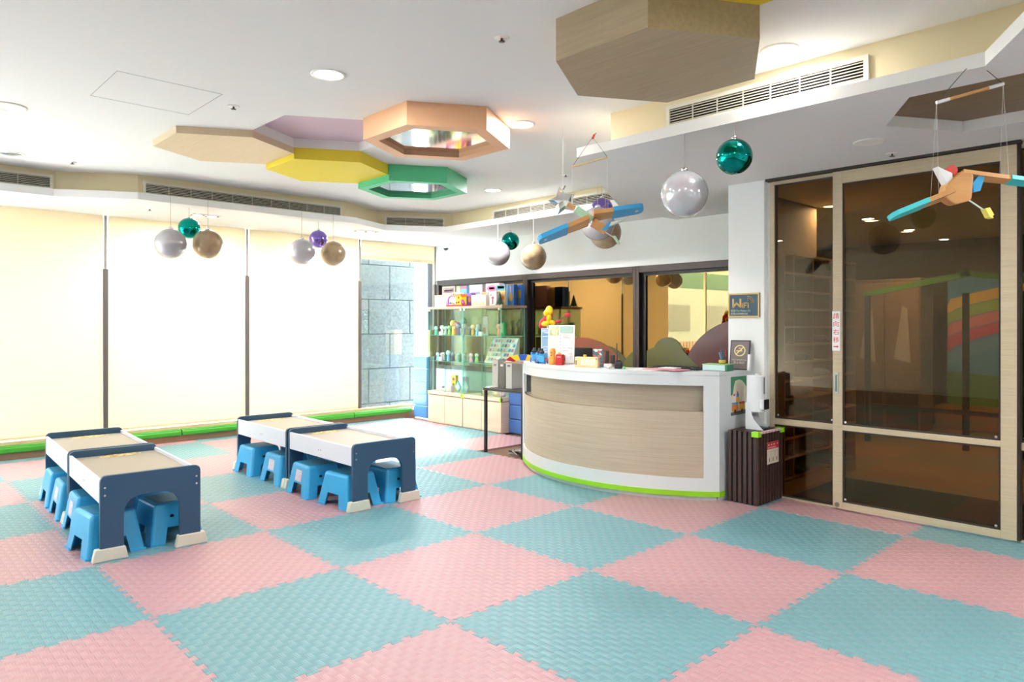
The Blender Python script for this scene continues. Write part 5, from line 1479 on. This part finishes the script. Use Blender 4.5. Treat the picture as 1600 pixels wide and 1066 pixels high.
for z, its, lev, side in rows:
    for k, (x, y, ci, h_) in enumerate(its):
        figure(x, y, z, COLN[ci][1], h_, '%s toy figure, number %s from the left, %s shelf of %s cabinet' % (COLN[ci][0], ('one', 'two', 'three', 'four', 'five', 'six', 'seven', 'eight', 'nine', 'ten', 'eleven')[k], lev, side), 'toy figures in the display cabinets')
SG = 'boxed toys inside the display cabinets'
cardbox('white label card on the upper shelf of the left cabinet', -5.36, -5.28, 4.05, 1.2375, 1.285, .02, C(240, 240, 238), None, SG, 'label_card', 'card')
cardbox('white notice card at the back of the upper right shelf', -4.72, -4.60, 4.3, 1.2375, 1.50, .01, C(226, 224, 216), [('r', .1, .9, .55, .9, C(244, 242, 236)), ('r', .1, .6, .1, .4, C(206, 150, 120))], SG, 'label_card', 'card')
cardbox('white price card on the upper shelf of the right cabinet', -4.52, -4.44, 4.06, 1.2375, 1.29, .02, C(236, 232, 232), None, SG, 'label_card', 'card')
cardbox('white price card on the middle shelf of the left cabinet', -5.37, -5.30, 4.045, .8755, .93, .02, C(240, 238, 240), None, SG, 'label_card', 'card')
cardbox('yellow upright toy box with face print in the lower left cabinet', -5.27, -5.17, 4.2, .4505, .67, .05, C(240, 206, 60), [('e', .5, .75, .28, .1, C(190, 70, 60)), ('r', .3, .7, .3, .5, C(120, 110, 60))], SG)
cardbox('pink and white low toy box in the lower left cabinet', -5.34, -5.12, 4.08, .4505, .53, .06, C(236, 196, 214), [('r', .06, .7, .12, .8, C(246, 240, 242)), ('r', .08, .35, .55, .8, C(220, 80, 150))], SG)
cardbox('violet and aqua tall toy box in the lower left cabinet', -5.02, -4.94, 4.2, .4505, .66, .05, C(150, 200, 206), [('r', 0, 1, .7, 1, C(190, 120, 190))], SG)
for k, (x, c, l) in enumerate(((-4.99, (120, 200, 206), 'aqua diamond shaped toy standing in the lower left cabinet'), (-4.87, (206, 206, 226), 'lilac diamond shaped toy standing beside the aqua one'))):
    t = thing('diamond_toy', l, 'toy', (x, 4.10 + .05 * k, .4505))
    MB().prism([(0, 0), (.06, .075), (0, .155), (-.06, .075)], -.012, .012, 'y').build('frame', C(*c), t, bevel=.003)
    MB().prism([(0, .03), (.036, .075), (0, .125), (-.036, .075)], -.0145, .0145, 'y').build('inner', C(236, 240, 244), t)
t = thing('green_tower_toy', 'green tower shaped toy on the upper shelf of the right cabinet', 'toy', (-4.08, 4.10, 1.2375))
MB().prism([(-.05, 0), (.05, 0), (.042, .05), (.034, .15), (.034, .175), (-.034, .175), (-.034, .15), (-.042, .05)], -.02, .02, 'y').build('frame', C(36, 150, 96), t, bevel=.005)
MB().box(-.016, .016, -.023, -.019, .04, .16).build('window', C(190, 196, 150), t)
MB().sphere((0, -.024, .145), .013, 10, 8).build('knob', C(240, 190, 60), t)
t = thing('card_rack', 'tiered rack of small picture cards in the right cabinet', 'rack', (-4.29, 4.18, .8755))
MB().prism([(0, 0), (.16, 0), (.18, .33), (.165, .33)], -.25, .25, 'x').build('stand', C(206, 214, 216), t)
for r in range(5):
    z = .02 + r * .06; y = .012 + r * .033
    MB().obox((0, y - .004, z + .004), (.49, .012, .012)).build('ledge', C(226, 218, 190), t)
    for q in range(9):
        c = [(236, 206, 170), (226, 160, 150), (190, 90, 110), (110, 160, 150), (240, 236, 226), (206, 190, 140), (120, 120, 130), (90, 140, 190)][(q * 3 + r * 5) % 8]
        MB().obox((-.215 + q * .054, y, z + .03), (.036, .003, .04), (-.45, 0, 0)).build('picture_card', C(*c), t)
for k, (x, c, l) in enumerate(((-4.45, (236, 190, 150), 'peach plush toy at the bottom of the right cabinet'), (-4.25, (226, 206, 170), 'cream plush toy at the bottom of the right cabinet'), (-4.12, (236, 180, 196), 'pink plush toy at the bottom of the right cabinet'))):
    t = thing('plush_toy', l, 'toy', (x, 4.13, .4505))
    MB().sphere((0, 0, .03), .04, 14, 10, (1.3, 1, .75)).build('body', C(*c), t)
    MB().sphere((-.035, -.01, .05), .026, 12, 8).build('head', C(*c), t)
    for sx in (-1, 1): MB().sphere((-.035 + sx * .016, -.008, .073), .009, 8, 6).build('ear', C(*c), t)
